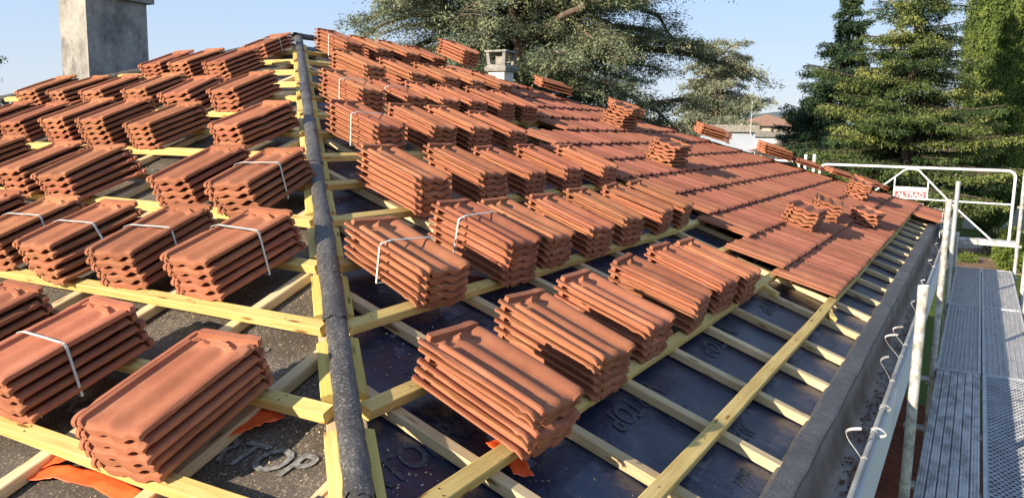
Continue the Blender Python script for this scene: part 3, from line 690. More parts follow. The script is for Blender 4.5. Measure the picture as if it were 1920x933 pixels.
# ------------------------------------------------------------------ scaffold
DZ = -1.2
def deck(x0, x1, y0, y1, kind, label):
    root = thing('scaffold_deck', ((x0+x1)/2, (y0+y1)/2, DZ), label, 'scaffold deck', 'decks of the scaffold walkway')
    x0 += .008; x1 -= .008
    if kind in ('ribbed', 'boards'):
        mt = M['ply'] if kind == 'ribbed' else M['alu_dirty']; W = y1-y0; nb = 6 if kind == 'boards' else 1
        if kind == 'boards':
            bw = (W-.004)/nb
            for i in range(nb):
                b = MB(); ya = y0+i*bw+.003; yb = y0+(i+1)*bw-.002
                for k in range(1):
                    b.box((x0, ya, DZ-.045), (x1, yb, DZ+random.uniform(-.003, .002)))
                for k in range(3):
                    yy = ya+(yb-ya)*(k+.5)/3; b.box((x0+.02, yy-.004, DZ-.01), (x1-.02, yy+.004, DZ+.0055))
                b.build('plank', mt, root)
            b = MB(); b.box((x0, y0, DZ-.06), (x1, y1, DZ-.046)); b.build('tray', M['ply'], root)
        else:
            b = MB(); b.box((x0, y0+.02, DZ-.02), (x1, y1-.02, DZ-.004)); b.build('panel', mt, root)
            b = MB(); nr = 8
            for i in range(nr):
                yy = y0+.03+(W-.06)*(i+.5)/nr; b.box((x0+.02, yy-.003, DZ-.003), (x1-.02, yy+.003, DZ+.001))
            b.build('rib', M['alu'], root)
    elif kind == 'flat':
        b = MB(); b.box((x0, y0+.015, DZ-.02), (x1, y1-.015, DZ)); b.build('panel', M['ply'], root)
    elif kind == 'perforated':
        b = MB(); b.box((x0, y0, DZ-.012), (x1, y1, DZ)); b.build('panel', M['steel_blue'], root)
        b = MB(); c2 = MB(); ny = 9; nx = int((x1-x0)/.036)
        for i in range(nx):
            for j in range(ny):
                X = x0+.03+i*.036; Y = y0+.03+(y1-y0-.06)*(j+.5)/ny+(.008 if i % 2 else -.008)
                b.box((X, Y-.011, DZ+.0005), (X+.012, Y+.011, DZ+.002))
                c2.add([(X+.012, Y-.012, DZ+.0012), (X+.024, Y-.010, DZ+.0085), (X+.024, Y+.010, DZ+.0085), (X+.012, Y+.012, DZ+.0012), (X+.030, Y-.011, DZ+.001), (X+.030, Y+.011, DZ+.001)], [(0, 1, 2, 3), (1, 4, 5, 2)])
        nf = len(b.f); b.add(c2.v, c2.f); o_ = b.build('louvre_pattern', [M['hole'], M['steel_blue']], root)
        o_.data.polygons.foreach_set('material_index', [0]*nf+[1]*(len(b.f)-nf))
    b = MB(); em = M['alu']
    if kind != 'boards':
        b.box((x0, y0-.001, DZ-.06), (x1, y0+.018, DZ+.006)); b.box((x0, y1-.018, DZ-.06), (x1, y1+.001, DZ+.006))
        b.box((x0, y0+.0185, DZ-.05), (x0+.03, y1-.0185, DZ+.004)); b.box((x1-.03, y0+.0185, DZ-.05), (x1, y1-.0185, DZ+.004))
    else:
        b.box((x1-.006, y0, DZ-.05), (x1+.001, y1, DZ+.004)); b.box((x0-.001, y0, DZ-.05), (x0+.006, y1, DZ+.004))
    b.build('edge_frame', em, root)
    b = MB()
    for xx in (x0+.04, x1-.04):
        for yy in (y0+.05, y1-.05): b.tube([(xx, yy, DZ+.004), (xx, yy, DZ+.009)], .007, 8)
    b.build('rivet', M['galv'], root)
    return root
ya, yb, yc, yd = -1.635, -1.945, -1.96, -2.325
deck(2.25, 5.28, yb, ya, 'boards', 'pale dirty ribbed deck of narrow boards nearest the gutter in front')
deck(2.25, 5.28, yd, yc, 'perforated', 'blue-grey perforated steel deck in the bottom right corner')
deck(5.28, 8.28, yb, ya, 'ribbed', 'dark ribbed deck in the middle bay beside the gutter')
deck(5.28, 8.28, yd, yc, 'ribbed', 'dark ribbed deck in the middle bay on the outer side')
deck(8.28, 11.33, yb, ya, 'flat', 'plain dark plywood deck in the far bay beside the gutter')
deck(8.28, 11.33, yd, yc, 'ribbed', 'dark ribbed deck in the far bay on the outer side')
def pole(x, y, zt, label, mt='galv', zb=GZ, joints=()):
    root = thing('scaffold_pole', (x, y, zb), label, 'scaffold pole', 'upright tubes of the scaffold')
    b = MB(); b.tube([(x, y, zb+.01), (x, y, zt-.004)], .0242, 16)
    b.build('tube', M[mt], root)
    b = MB(); b.tube([(x, y, zt-.05), (x, y, zt+.0)], .0256, 16, False); b.tube([(x, y, zt-.01), (x, y, zt-.006)], .0205, 16); b.build('collar', M[mt], root)
    b = MB(); b.box((x-.075, y-.075, zb), (x+.075, y+.075, zb+.009)); b.build('base_plate', M['galv'], root)
    for z in joints:
        b = MB(); b.tube([(x, y, z-.02), (x, y, z+.02)], .031, 12); b.box((x-.01, y-.05, z-.014), (x+.01, y+.05, z+.014)); b.build('coupler', M['galv_dirty'], root)
    return root
pole(2.28, -1.61, -.045, 'pale spattered scaffold tube standing closest, in front of the gutter', 'galv_dirty', joints=(-1.32,))
pole(5.28, -1.61, .165, 'white spattered scaffold tube at the first deck joint beside the gutter', 'galv_dirty', joints=(-1.32,))
pole(8.28, -1.61, .17, 'slim white scaffold tube rising farther along the gutter under the sign bracing', 'galv', joints=(-1.3,))
pole(11.36, -1.61, -.7, 'short far scaffold tube under the end of the walkway by the eave', 'galv', joints=(-1.3,))
pole(5.28, -2.36, -.9, 'outer scaffold tube beside the middle deck joint', 'galv', joints=(-1.3,))
pole(8.28, -2.36, -.7, 'outer scaffold tube beside the far deck joint at the right edge', 'galv', joints=(-1.3, -.95))
pole(11.36, -2.36, .22, 'outer corner scaffold tube right of the white end frame', 'galv_dirty', joints=(-.3, -.85))
pole(9.9, -2.40, .9, 'weathered outer scaffold tube at the right edge, tied with wire', 'galv_dirty', joints=(-.2, .1, -.5))
pole(11.62, .60, .335, 'left one of two short white tube tips beyond the far hip', 'white_metal')
pole(11.62, .47, .34, 'right one of two short white tube tips beyond the far hip', 'white_metal')
def bar(pts, r, label, name='scaffold_tube', mt='galv', group='cross tubes under the decks', n=12):
    b = MB(); b.tube(pts, r, n); return tag(b.build(name, M[mt]), label, 'scaffold tube', group)
bar([(5.28, -1.5, -1.30), (5.28, -2.4, -1.30)], .024, 'cross tube under the nearer deck joint')
bar([(8.28, -1.5, -1.30), (8.28, -2.4, -1.30)], .024, 'cross tube under the farther deck joint')
bar([(11.36, -1.5, -1.30), (11.36, -2.4, -1.30)], .024, 'cross tube under the far end of the walkway')
bar([(5.28, -1.62, -1.42), (8.28, -2.33, -3.2)], .018, 'slanting thin brace tube seen between gutter and middle deck')
bar([(4.1, -1.50, -1.75), (4.1, -2.4, -1.75)], .03, 'nearest low cross tube over the grass between gutter and deck')
bar([(6.0, -1.40, -1.95), (6.0, -2.4, -1.95)], .03, 'second low cross tube over the grass between gutter and deck')
# wire tangle on the outer side at the right edge
b = MB()
for k in range(7):
    pts = []; ph = random.random()*6
    for i in range(26):
        t = i/25; pts.append((9.95+.12*math.sin(t*9+ph), -2.43+.05*math.sin(t*13+ph*2), -.45+.62*t+.03*math.sin(t*20+k)))
    b.tube(pts, .0035, 5)
tag(b.build('wire_tangle', M['galv_dirty']), 'tangle of pale wires tied to the scaffold tubes at the right edge', 'wire')
# loose wires at the eave end
b = MB()
for k in range(5):
    pts = []; ph = random.random()*6
    for i in range(22):
        t = i/21; pts.append((8.9+k*.35+.15*math.sin(t*5+ph), -1.50+.05*math.sin(t*8+ph), -.55+.25*t+.05*math.sin(t*11+k)))
    b.tube(pts, .004, 5)
tag(b.build('wire_tangle', M['galv']), 'tangle of bent wires over the far end of the gutter', 'wire')
# toe board
b = MB(); b.box((11.42, -2.34, -.87), (11.66, -1.46, -.80)); o = b.build('toe_board', M['alu_dirty']); tag(o, 'weathered box board closing the end of the walkway below the white frame', 'toe board')
# white end frame with the sign
X = 11.6
ef = thing('end_guard_frame', (X, -.95, -.9), 'white tubular guard frame with a red sign at the far end of the scaffold', 'guard frame')
def arc(c, r, a0, a1, n=6): return [(X, c[0]+r*math.cos(R_(a0+(a1-a0)*i/n)), c[1]+r*math.sin(R_(a0+(a1-a0)*i/n))) for i in range(n+1)]
b = MB(); b.tube([(X, .37, -.85)]+arc((.27, .09), .10, 0, 90)+arc((-2.16, .09), .10, 90, 180)+[(X, -2.26, -.88)], .020, 12); b.build('top_rail', M['white_metal'], ef)
b = MB(); b.tube([(X, .37, -.262), (X, -2.26, -.287)], .013, 10); b.build('mid_rail', M['white_metal'], ef)
b = MB(); b.tube([(X, .10, -.62), (X, -.551, -.10), (X, -.83, .145), (X, -.88, .165), (X, -.98, .165), (X, -1.03, .145), (X, -1.516, -.341), (X, -2.1, -.86)], .0125, 10); b.build('brace', M['white_metal'], ef)
b = MB()
for yy, zz in ((-.712, .04), (-1.166, .02)): b.tube([(X, yy, zz), (X, yy, -.27)], .011, 8)
b.build('sign_post', M['white_metal'], ef)
sg = MB(); sg.box((X-.012, -1.150, -.262), (X-.006, -.728, -.10)); sgn = sg.build('sign', M['white_metal'], ef)
b = MB(); b.box((X-.0145, -1.146, -.255), (X-.0125, -.732, -.170)); b.build('red_band', M['red_sign'], sgn)
b = MB(); b.box((X-.0145, -1.146, -.167), (X-.0125, -.732, -.106)); b.build('grey_band', M['sign_grey'], sgn)
cu = bpy.data.curves.new('t', 'FONT'); cu.body = 'ALTRAD'; cu.size = .088; cu.offset = .0022; cu.align_x = 'CENTER'; cu.extrude = .001
o = bpy.data.objects.new('t', cu); me = bpy.data.meshes.new_from_object(o); bpy.data.objects.remove(o); me.materials.append(M['white_metal'])
tm = Matrix(((0, 0, -1), (-1, 0, 0), (0, 1, 0))).to_4x4(); tm.translation = (X-.0165, -.939, -.243)
link('lettering', me, sgn, tm @ Matrix.Scale(1.12, 4, (1, 0, 0)))
b = MB()
for sgx in (-1, 1):       # bird-like swoosh
    pts = [(X-.016, -.939-sgx*.004, -.145), (X-.016, -.939-sgx*.04, -.128), (X-.016, -.939-sgx*.085, -.122), (X-.016, -.939-sgx*.13, -.128)]
    b.ribbon(pts, Vector((0, 0, 1)), .011, .002)
b.build('emblem', M['white_metal'], sgn)
# rail of the next frame round the corner
b = MB(); b.tube([(11.66, .70, .10)]+[(11.66, .70+.08-.08*math.cos(R_(90*i/5)), .14+.08*math.sin(R_(90*i/5))) for i in range(6)]+[(11.66, 1.5, .23), (11.66, 3.2, .25)], .019, 10)
tag(b.build('guard_rail', M['white_metal']), 'white guard rail end curving down beyond the far hip', 'guard rail')
# lean-to roof below
b = MB(); P = []
x = 3.0; 
while x < 7.25:
    z = .022*abs(math.sin(x*math.pi/.11)); row = []
    for j in range(9):
        yy = -.95-1.5*j/8; stp = .018*((j*.5) % 1); row.append((x, yy, -1.95-.30*(j/8)*1.5+z-stp))
    P.append(row); x += .011
b.grid(P, True); lt = thing('lean_to_roof', (5, -1.6, GZ), 'dark red ribbed lean-to roof in the shade below the scaffold', 'lean-to')
b.build('tile_covering', M['leanto'], lt)
b = MB()
for xx in (3.05, 7.1): b.box((xx, -2.35, GZ), (xx+.1, -2.25, -2.5))
b.box((3.0, -2.36, -2.60), (7.2, -2.24, -2.50)); b.build('timber_frame', M['wood_pale'], lt)
# navy heap on the lawn
b = MB(); P = []
for i in range(17):
    row = []
    for j in range(17):
        u, v = i/16*2-1, j/16*2-1; rr_ = math.hypot(u, v); hgt = max(0, 1-rr_**2)*.28*(1+.5*noise.noise(Vector((u*3, v*3, 0))))+.04*abs(noise.noise(Vector((u*7, v*7, 3))))
        row.append((9.6+u*.45, -1.30+v*.28, GZ+.01+max(0, hgt)*2))
    P.append(row)
b.grid(P, True, True); tag(b.build('tarpaulin', M['navy']), 'dark blue crumpled tarpaulin on the ground between gutter and scaffold', 'tarpaulin')

# ------------------------------------------------------------------ vegetation
def leaves(name, P, D, Wd, l, w_, tone, mt, parent=None):
    n = len(P); D = D/np.linalg.norm(D, axis=1)[:, None]
    sd_ = np.cross(D, Wd); sd_ /= np.linalg.norm(sd_, axis=1)[:, None]+1e-9
    l = l[:, None]; w2 = w_[:, None]/2
    V = np.stack([P, P+D*l*.45+sd_*w2, P+D*l, P+D*l*.45-sd_*w2], 1).reshape(-1, 3)
    me = bpy.data.meshes.new(name); me.vertices.add(4*n); me.vertices.foreach_set('co', V.ravel())
    me.loops.add(4*n); me.loops.foreach_set('vertex_index', np.arange(4*n, dtype=np.int32)); me.polygons.add(n)
    me.polygons.foreach_set('loop_start', np.arange(0, 4*n, 4, dtype=np.int32)); me.polygons.foreach_set('loop_total', np.full(n, 4, dtype=np.int32))
    me.update(calc_edges=True); a = me.attributes.new('tone', 'FLOAT', 'FACE'); a.data.foreach_set('value', np.clip(tone, 0, 1).astype(np.float32))
    me.materials.append(mt); return link(name, me, parent, None if parent is None else Matrix())
def spray_pts(path, nper, rad, rng):
    path = np.array(path); seg = rng.integers(0, len(path)-1, nper); t = rng.random(nper)[:, None]
    return path[seg]*(1-t)+path[seg+1]*t+rng.normal(0, rad, (nper, 3)), path[seg+1]-path[seg]
def branch_path(o, az, L, el0, el1, n=7, wig=.08):
    p = np.array(o, float); pts = [p.copy()]
    for i in range(n):
        t = i/(n-1); el = el0+(el1-el0)*t; a = az+wig*rng.normal()*2
        p = p+L/n*np.array([math.cos(a)*math.cos(el), math.sin(a)*math.cos(el), math.sin(el)+wig*.4*rng.normal()]); pts.append(p.copy())
    return pts
def atpix(px, D_):      # ground position of a tree standing at this bearing
    v = fw+rt*((px-960)/1530.8); return (CAM.x+v.x*D_, CAM.y+v.y*D_)

def cedar(px, dist, name, label, mt, height, limbs, crownR, trunkR, seed, leafl=.15, dens=1.0, gap=.35, group=None, forks=3, zlo=-1.0, bias=None):
    global rng; rng = np.random.default_rng(seed); x, y = atpix(px, dist)
    root = thing(name, (x, y, GZ), label, 'tree', group)
    tb = MB(); stems = []
    for f in range(forks):
        a = 6.28*f/forks+rng.random(); lean = .0 if f == 0 else .22+rng.random()*.12
        pts = [(x, y, GZ-.1)]
        for i in range(1, 12):
            z = GZ+height*i/11; k = max(0, i-2)
            pts.append((x+math.cos(a)*lean*k*height/11*1.0+rng.normal()*.06, y+math.sin(a)*lean*k*height/11+rng.normal()*.06, z*1.0-(.12*k if f else 0)))
        rs = [trunkR*(1-.085*i)*(1 if f == 0 else .7) for i in range(12)]; tb.tube(pts, rs, 9); stems.append(pts)
    tb.build('trunk', M['bark'], root); lb = MB(); PP = []; DD = []; TN = []
    vr = np.array(rt); 
    for i in range(limbs):
        st = stems[i % forks]; zz = zlo+(height+GZ-.5-zlo)*((i+rng.random())/limbs)
        idx = max(1, min(10, int((zz-GZ)/height*11))); o = np.array(st[idx]); o[2] = zz
        az = rng.random()*6.283; hrel = (zz-GZ)/height
        L = crownR*(1.0-.55*max(0, hrel-.35)/.65)*(.6+.45*rng.random())
        if bias:
            side = math.cos(az)*vr[0]+math.sin(az)*vr[1]
            L *= bias(side, hrel)
            if L < .5: continue
        p = branch_path(o, az, L, .9*rng.random()-.05, -.05-.65*rng.random(), 8, .13)
        r0 = .05+.018*L; lb.tube(p, [r0*(1-.11*k) for k in range(len(p))], 6)
        ns = int(L*5)
        for s_ in range(ns):
            t = .22+.78*(s_+rng.random())/ns; k = min(int(t*8), 7); q = np.array(p[k])*(1-(t*8-k))+np.array(p[min(k+1, 8)])*(t*8-k)
            sa = az+rng.choice([-1, 1])*(.5+.8*rng.random()); sl = (.5+.9*rng.random())*(1.25-t*.6)*min(1, L/4)+.25
            sp = branch_path(q, sa, sl, .15*rng.normal(), -.5*rng.random(), 4, .12)
            if rng.random() < .5: lb.tube(sp, [.018, .014, .011, .008, .005], 4, False)
            if rng.random() < gap*.4: continue
            nn = int(46*sl*dens)+8
            a_, d_ = spray_pts(sp, nn, .055+.05*sl, rng); a_[:, 2] -= np.abs(rng.normal(0, .07, nn))
            PP.append(a_); d_ = d_/np.linalg.norm(d_, axis=1)[:, None]+rng.normal(0, .65, (nn, 3)); d_[:, 2] += .05; DD.append(d_)
            TN.append(np.clip(rng.normal(.45+.26*rng.normal(), .14, nn), 0, 1))
    lb.build('limb', M['bark'], root)
    P = np.concatenate(PP); D_ = np.concatenate(DD); n = len(P)
    leaves('crown', P, D_, rng.normal(0, 1, (n, 3))+np.array([0, 0, .6]), rng.uniform(.6, 1.3, n)*leafl, rng.uniform(.6, 1.3, n)*leafl*.26, np.concatenate(TN), mt, root)
    print(name, n)

def spruce(px, dist, name, label, mt, height, baseR, seed, zlo=-2.6, leafl=.105, dens=1.7, group=None, power=.9):
    global rng; rng = np.random.default_rng(seed); x, y = atpix(px, dist)
    root = thing(name, (x, y, GZ), label, 'tree', group)
    tb = MB(); tb.tube([(x, y, GZ-.1), (x, y, GZ+height*.5), (x+.05, y, GZ+height)], [.24, .15, .03], 9); tb.build('trunk', M['bark'], root)
    lb = MB(); PP = []; DD = []; TN = []; z = zlo; top = GZ+height
    while z < top-.3:
        rel = (top-z)/(top-zlo); nb = int(5+3*rng.random())
        for k in range(nb):
            az = 6.283*k/nb+rng.random(); L = baseR*rel**power*(.45+.72*rng.random()); 
            if rng.random() < .06: L *= 1.35
            if L < .25: L = .25
            zz = z+rng.normal()*.16; p = branch_path((x, y, zz), az, L, .12-.45*rng.random()*(.4+rel), -.1+.4*rng.random(), 6, .09)
            lb.tube(p, [.012+.012*L*(1-i/7) for i in range(len(p))], 5, False)
            ns = int(5+L*7); bt_ = rng.normal()*.22
            for s_ in range(ns):
                t = .15+.85*(s_+.5)/ns; kk = min(int(t*6), 5); q = np.array(p[kk])*(1-(t*6-kk))+np.array(p[kk+1])*(t*6-kk)
                sa = az+(1 if s_ % 2 else -1)*(.75+.3*rng.random()); sl = min(1.0, .22+L*.30)*(1.15-t*.85)
                sp = branch_path(q, sa, sl, -.15, -.35*rng.random(), 3, .05); nn = int(38*sl*dens)+5
                a_, d_ = spray_pts(sp, nn, .022+.03*sl, rng); a_[:, 2] -= np.abs(rng.normal(0, .085, nn)); PP.append(a_)
                d_ = d_/np.linalg.norm(d_, axis=1)[:, None]+rng.normal(0, .6, (nn, 3)); d_[:, 2] -= .25; DD.append(d_); TN.append(np.clip(rng.normal(.08+.55*t+bt_, .18, nn), 0, 1))  # tone drops towards the trunk: inner crown shade put into needle colour
        z += .16+.16*rng.random()
    lb.build('bough_wood', M['bark_dark'], root)
    P = np.concatenate(PP); D_ = np.concatenate(DD); n = len(P)
    leaves('crown', P, D_, rng.normal(0, .7, (n, 3))+np.array([0, 0, 1.]), rng.uniform(.6, 1.3, n)*leafl, rng.uniform(.7, 1.3, n)*leafl*.30, np.concatenate(TN), mt, root)
    print(name, n)

def cypress(px, dist, label, height, rad, seed, n=60000):
    g_ = np.random.default_rng(seed); x, y = atpix(px, dist); root = thing('cypress', (x, y, GZ), label, 'tree')
    b = MB(); b.tube([(x, y, GZ-.1), (x, y, GZ+height*.9)], [.2, .04], 8); b.build('trunk', M['bark_dark'], root)
    def R0(t): return rad*np.minimum(1, (t/.16+.12)**.7)*np.clip((1-t)/.45, 0, 1)**.55
    cb_ = MB(); P_ = []
    for i in range(40):
        t = i/39; row = []
        for j in range(24):
            a = 6.283*j/23; rr_ = float(R0(np.array(t)))*.80*(1+.12*noise.noise(Vector((math.cos(a)*2, math.sin(a)*2, t*9)))); row.append((x+math.cos(a)*rr_, y+math.sin(a)*rr_, GZ+.5+t*(height-.6)))
        P_.append(row)
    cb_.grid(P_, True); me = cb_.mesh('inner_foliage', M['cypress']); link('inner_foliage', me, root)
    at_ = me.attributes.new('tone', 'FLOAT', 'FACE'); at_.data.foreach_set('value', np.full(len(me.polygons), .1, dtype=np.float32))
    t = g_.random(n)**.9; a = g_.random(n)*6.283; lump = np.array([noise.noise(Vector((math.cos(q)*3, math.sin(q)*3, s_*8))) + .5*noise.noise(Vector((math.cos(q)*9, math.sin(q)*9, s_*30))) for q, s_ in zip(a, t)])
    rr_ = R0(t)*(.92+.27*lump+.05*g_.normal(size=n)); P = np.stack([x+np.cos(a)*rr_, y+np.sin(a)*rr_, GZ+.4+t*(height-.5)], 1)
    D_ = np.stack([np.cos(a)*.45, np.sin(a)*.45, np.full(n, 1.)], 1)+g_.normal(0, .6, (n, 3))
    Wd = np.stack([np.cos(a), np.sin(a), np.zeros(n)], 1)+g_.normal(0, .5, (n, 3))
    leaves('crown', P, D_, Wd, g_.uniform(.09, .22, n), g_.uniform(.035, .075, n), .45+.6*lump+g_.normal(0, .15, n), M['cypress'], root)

cedar(985, 30, 'cedar_tree', 'huge spreading grey-green cedar behind the roof and small chimney', M['cedar'], 15.5, 190, 8.3, .46, 11, .13, 2.5, .25, forks=4, zlo=-1.4,
      bias=lambda s, h: (.93 if s < -.2 else 1.0) if s < .15 else 1.22 if .39 < h < .50 and s > .6 else (1.0 if h < .38 or .50 < h < .56 else (.9 if rng.random() < .42 else .3)))
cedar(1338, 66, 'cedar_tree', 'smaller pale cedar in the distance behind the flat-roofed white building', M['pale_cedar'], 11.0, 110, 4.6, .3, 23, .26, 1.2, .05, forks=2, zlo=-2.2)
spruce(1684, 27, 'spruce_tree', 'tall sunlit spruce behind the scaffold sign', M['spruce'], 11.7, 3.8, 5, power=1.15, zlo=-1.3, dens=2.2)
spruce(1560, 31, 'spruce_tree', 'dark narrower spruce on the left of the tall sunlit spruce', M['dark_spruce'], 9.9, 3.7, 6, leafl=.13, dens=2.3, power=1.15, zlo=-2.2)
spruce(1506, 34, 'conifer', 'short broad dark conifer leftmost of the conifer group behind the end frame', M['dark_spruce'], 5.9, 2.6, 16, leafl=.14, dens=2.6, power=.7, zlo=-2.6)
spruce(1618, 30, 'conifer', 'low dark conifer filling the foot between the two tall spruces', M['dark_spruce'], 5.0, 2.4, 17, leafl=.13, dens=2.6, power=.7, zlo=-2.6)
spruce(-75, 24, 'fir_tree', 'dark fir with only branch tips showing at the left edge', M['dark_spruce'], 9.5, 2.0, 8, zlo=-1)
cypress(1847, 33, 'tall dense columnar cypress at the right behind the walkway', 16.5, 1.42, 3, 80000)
def shrub(px, dist, r_, h_, name, label, mt, seed, n=5000, ll=.12, z0=GZ, kind=None, group=None):
    g_ = np.random.default_rng(seed); x, y = atpix(px, dist); root = thing(name, (x, y, z0), label, 'shrub', group)
    b = MB()
    for k in range(6): a = k*1.05; b.tube([(x, y, z0-.02), (x+.3*r_*math.cos(a), y+.3*r_*math.sin(a), z0+h_*.6)], [.03, .012], 5)
    b.build('stem', M['bark'], root)
    d = g_.normal(size=(n, 3)); d /= np.linalg.norm(d, axis=1)[:, None]; rad = (.55+.45*g_.random(n))[:, None]
    lump = np.array([noise.noise(Vector(q)*2.6+Vector((seed, 0, 0))) for q in d.tolist()])
    P = d*rad*np.array([r_, r_, h_/2])*(1+.45*lump[:, None])+np.array([x, y, z0+h_/2])
    leaves('leafage', P, d+g_.normal(0, .8, (n, 3)), g_.normal(size=(n, 3)), g_.uniform(.5, 1.3, n)*ll, g_.uniform(.3, .6, n)*ll, .5+.6*lump+g_.normal(0, .15, n), mt, root)
shrub(1900, 25, .5, 1.25, 'shrub', 'bright yellow-green shrub at the end of the walkway', M['shrub'], 2, 7000, .10)
shrub(1815, 26.6, .35, .3, 'shrub', 'tiny green plant on the bare soil beyond the walkway', M['shrub'], 3, 900, .07)
shrub(1875, 28.6, .6, .9, 'shrub', 'dark bush before the beige garden wall', M['spruce'], 4, 2500, .10)
shrub(1505, 40, 1.2, 2.4, 'shrub', 'rounded green bush left of the dark spruce foot', M['farleaf'], 7, 4000, .18)
shrub(1240, 44, 1.6, 3.2, 'shrub', 'green bush under the right end of the huge cedar', M['farleaf'], 9, 5000, .2)
shrub(1130, 48, 2.2, 3.6, 'shrub', 'green bush behind the laid tiles below the huge cedar', M['farleaf'], 19, 5000, .2)
# distant wood line
g_ = np.random.default_rng(4); n = 26000; a = g_.uniform(-.45, 1.45, n); dist = g_.uniform(110, 170, n)
hh = 5.5+2.5*np.array([noise.noise(Vector((q*14, 1, 0)))+.5*noise.noise(Vector((q*50, 3, 0))) for q in a])
zz = GZ+g_.random(n)*hh; P = np.stack([CAM.x+np.cos(a)*dist, CAM.y+np.sin(a)*dist, zz], 1)
o = leaves('far_wood', P, g_.normal(size=(n, 3)), g_.normal(size=(n, 3)), g_.uniform(.7, 1.6, n), g_.uniform(.5, 1.2, n), g_.random(n), M['farleaf']); tag(o, 'low blurred wood along the horizon', 'wood', kind='stuff')

# ------------------------------------------------------------------ distant buildings, walls
def yawm(px, dist, z=GZ, a=0):
    x, y = atpix(px, dist); v = math.atan2(fw.y, fw.x); m_ = Matrix.Rotation(v-math.pi/2+a, 4, 'Z'); m_.translation = (x, y, z); return m_
def block(px, dist, W, Dp, H, mt, name, label, roof='flat', a=0, win=(), roofmat='roof_far', cat='building'):
    Mx = yawm(px, dist, GZ, a); root = thing(name, (0, 0, 0), label, cat, None, Mx)
    b = MB(); b.box((-W/2, 0, -.2), (W/2, Dp, H)); b.build('wall', mt, root, Mx)
    b = MB()
    if roof == 'flat': b.box((-W/2-.2, -.2, H+.002), (W/2+.2, Dp+.2, H+.42)); b.build('roof', M['concrete'], root, Mx)
    else:
        e_ = .4; h2 = H+roof
        b.add([(-W/2-e_, -e_, H), (W/2+e_, -e_, H), (W/2+e_, Dp+e_, H), (-W/2-e_, Dp+e_, H), (-W/2+Dp/2, Dp/2, h2), (W/2-Dp/2, Dp/2, h2)], [(0, 1, 5, 4), (1, 2, 5), (2, 3, 4, 5), (3, 0, 4), (0, 3, 2, 1)]); b.build('roof', M[roofmat], root, Mx)
    for (wx, wz, ww, wh) in win:
        b = MB(); b.box((wx, -.05, wz), (wx+ww, -.003, wz+wh)); wo = b.build('window', M['render_white'], root, Mx)
        b = MB(); b.box((wx+.06, -.06, wz+.06), (wx+ww-.06, -.051, wz+wh-.06)); b.build('pane', M['glass'], wo, Mx)
    return root
fb = block(1352, 50, 3.2, 4, 4.1, M['wall_shaded_white'], 'flat_roofed_building', 'flat-roofed pale building with an antenna seen above the far hip', a=R_(-14))
Mx = yawm(1394, 49.5, GZ); b = MB(); b.tube([(0, 0, 4.0), (0, 0, 5.9)], .03, 6); b.tube([(-.5, 0, 4.9), (0, 0, 4.9)], .02, 5); b.tube([(-.45, 0, 5.3), (.3, 0, 5.25)], .02, 5); b.build('antenna', M['galv'], fb, Mx)
block(1458, 60, 5.0, 5, 3.8, M['render_white'], 'white_house', 'white-walled flat house left of the dark spruce', 'flat', 0, [(-1.5, 1.6, .8, 1.1)])
block(1437, 85, 5.5, 5, 4.8, M['render_pink'], 'tiled_house', 'distant house with brown tiled roof right of the pale cedar', 1.2)
block(1680, 42, 11, 7, 3.0, M['render_pink'], 'pink_house', 'pink-walled house glimpsed through the tall spruce', 1.5, 0, [(-3.5, 1, 1, 1.2), (2, 1, 1, 1.2)])
block(1215, 75, 16, 7, 3.2, M['render_cream'], 'long_house', 'long low house with brown roof under the cedar branches', 1.5)
block(1030, 90, 14, 7, 3.2, M['render_cream'], 'far_house', 'far house half hidden by the huge cedar trunk', 1.6)
block(1935, 60, 5, 6, 2.7, M['render_pink'], 'orange_house', 'small orange-roofed house behind the concrete pole', 1.2)
Mx = yawm(1214, 52, GZ); b = MB(); b.tube([(0, 0, 0), (0, 0, 6.0)], .07, 8); b.tube([(-.5, 0, 5.7), (.5, 0, 5.7)], .03, 6); tag(b.build('utility_pole', M['mortar'], None, Mx), 'thin pale pole beneath the right branches of the huge cedar', 'pole')
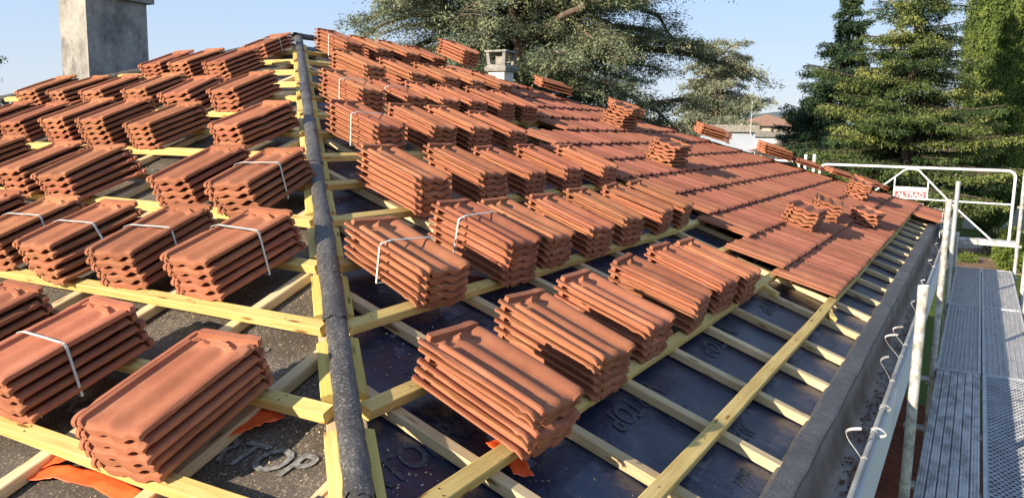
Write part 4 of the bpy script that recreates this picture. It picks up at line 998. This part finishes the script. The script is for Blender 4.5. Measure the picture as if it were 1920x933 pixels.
# concrete pole with insulators
Mx = yawm(1910, 38, GZ); up_ = thing('power_pole', (0, 0, 0), 'concrete pole with stacked insulators at the right edge', 'power pole', None, Mx)
b = MB(); b.box((-.11, -.11, 0), (.11, .11, 4.9)); b.build('mast', M['mortar'], up_, Mx)
for k in range(4):
    b = MB(); b.tube([(0, -.14, 4.1+.28*k), (0, -.14, 4.25+.28*k)], [.10, .05], 10); b.build('insulator', M['sign_grey'], up_, Mx)
# garden walls
def wallseg(p0, p1, h, mt, name, label, th=.2):
    d = Vector((p1[0]-p0[0], p1[1]-p0[1], 0)); L = d.length; d.normalize(); nn = Vector((-d.y, d.x, 0))
    Mx = Matrix((d, nn, Vector((0, 0, 1)))).transposed().to_4x4(); Mx.translation = (*p0, GZ)
    root = thing(name, (0, 0, 0), label, 'wall', None, Mx); b = MB(); b.box((0, 0, -.1), (L, th, h)); b.build('wall_body', mt, root, Mx)
    b = MB(); b.box((-.02, -.03, h+.002), (L+.02, th+.03, h+.06)); b.build('coping', M['mortar'], root, Mx)
wallseg(atpix(1740, 29.9), atpix(1905, 30.2), .32, M['render_cream'], 'low_wall', 'low beige kerb wall beyond the bare soil')
wallseg(atpix(1800, 37), atpix(2020, 33), 2.2, M['render_cream'], 'garden_wall', 'beige garden wall behind the cypress')
# parked car
Mx = yawm(1902, 47, GZ, R_(12)); car = thing('parked_car', (0, 0, 0), 'white car parked behind the cypress at the right edge', 'car', None, Mx)
b = MB(); prof = [(-2.1, .35), (-2.1, .8), (-1.9, .95), (-1.2, 1.02), (-.6, 1.45), (.9, 1.48), (1.6, 1.05), (2.05, .95), (2.15, .6), (2.15, .35)]
V = [(x_, yy, z_) for yy in (-.85, .85) for x_, z_ in prof]; q = len(prof)
b.add(V, [tuple(range(q)), tuple(reversed(range(q, 2*q)))]+[(i, q+i, q+(i+1) % q, (i+1) % q) for i in range(q)]); b.build('body', M['white_metal'], car, Mx)
b = MB(); b.box((-.75, -.856, 1.02), (1.2, .856, 1.36)); b.build('side_window', M['glass'], car, Mx)
for wx in (-1.3, 1.35):
    for wy in (-.88, .70): b = MB(); b.tube([(wx, wy, .32), (wx, wy+.18, .32)], .32, 16); b.build('wheel', M['rubber'], car, Mx)
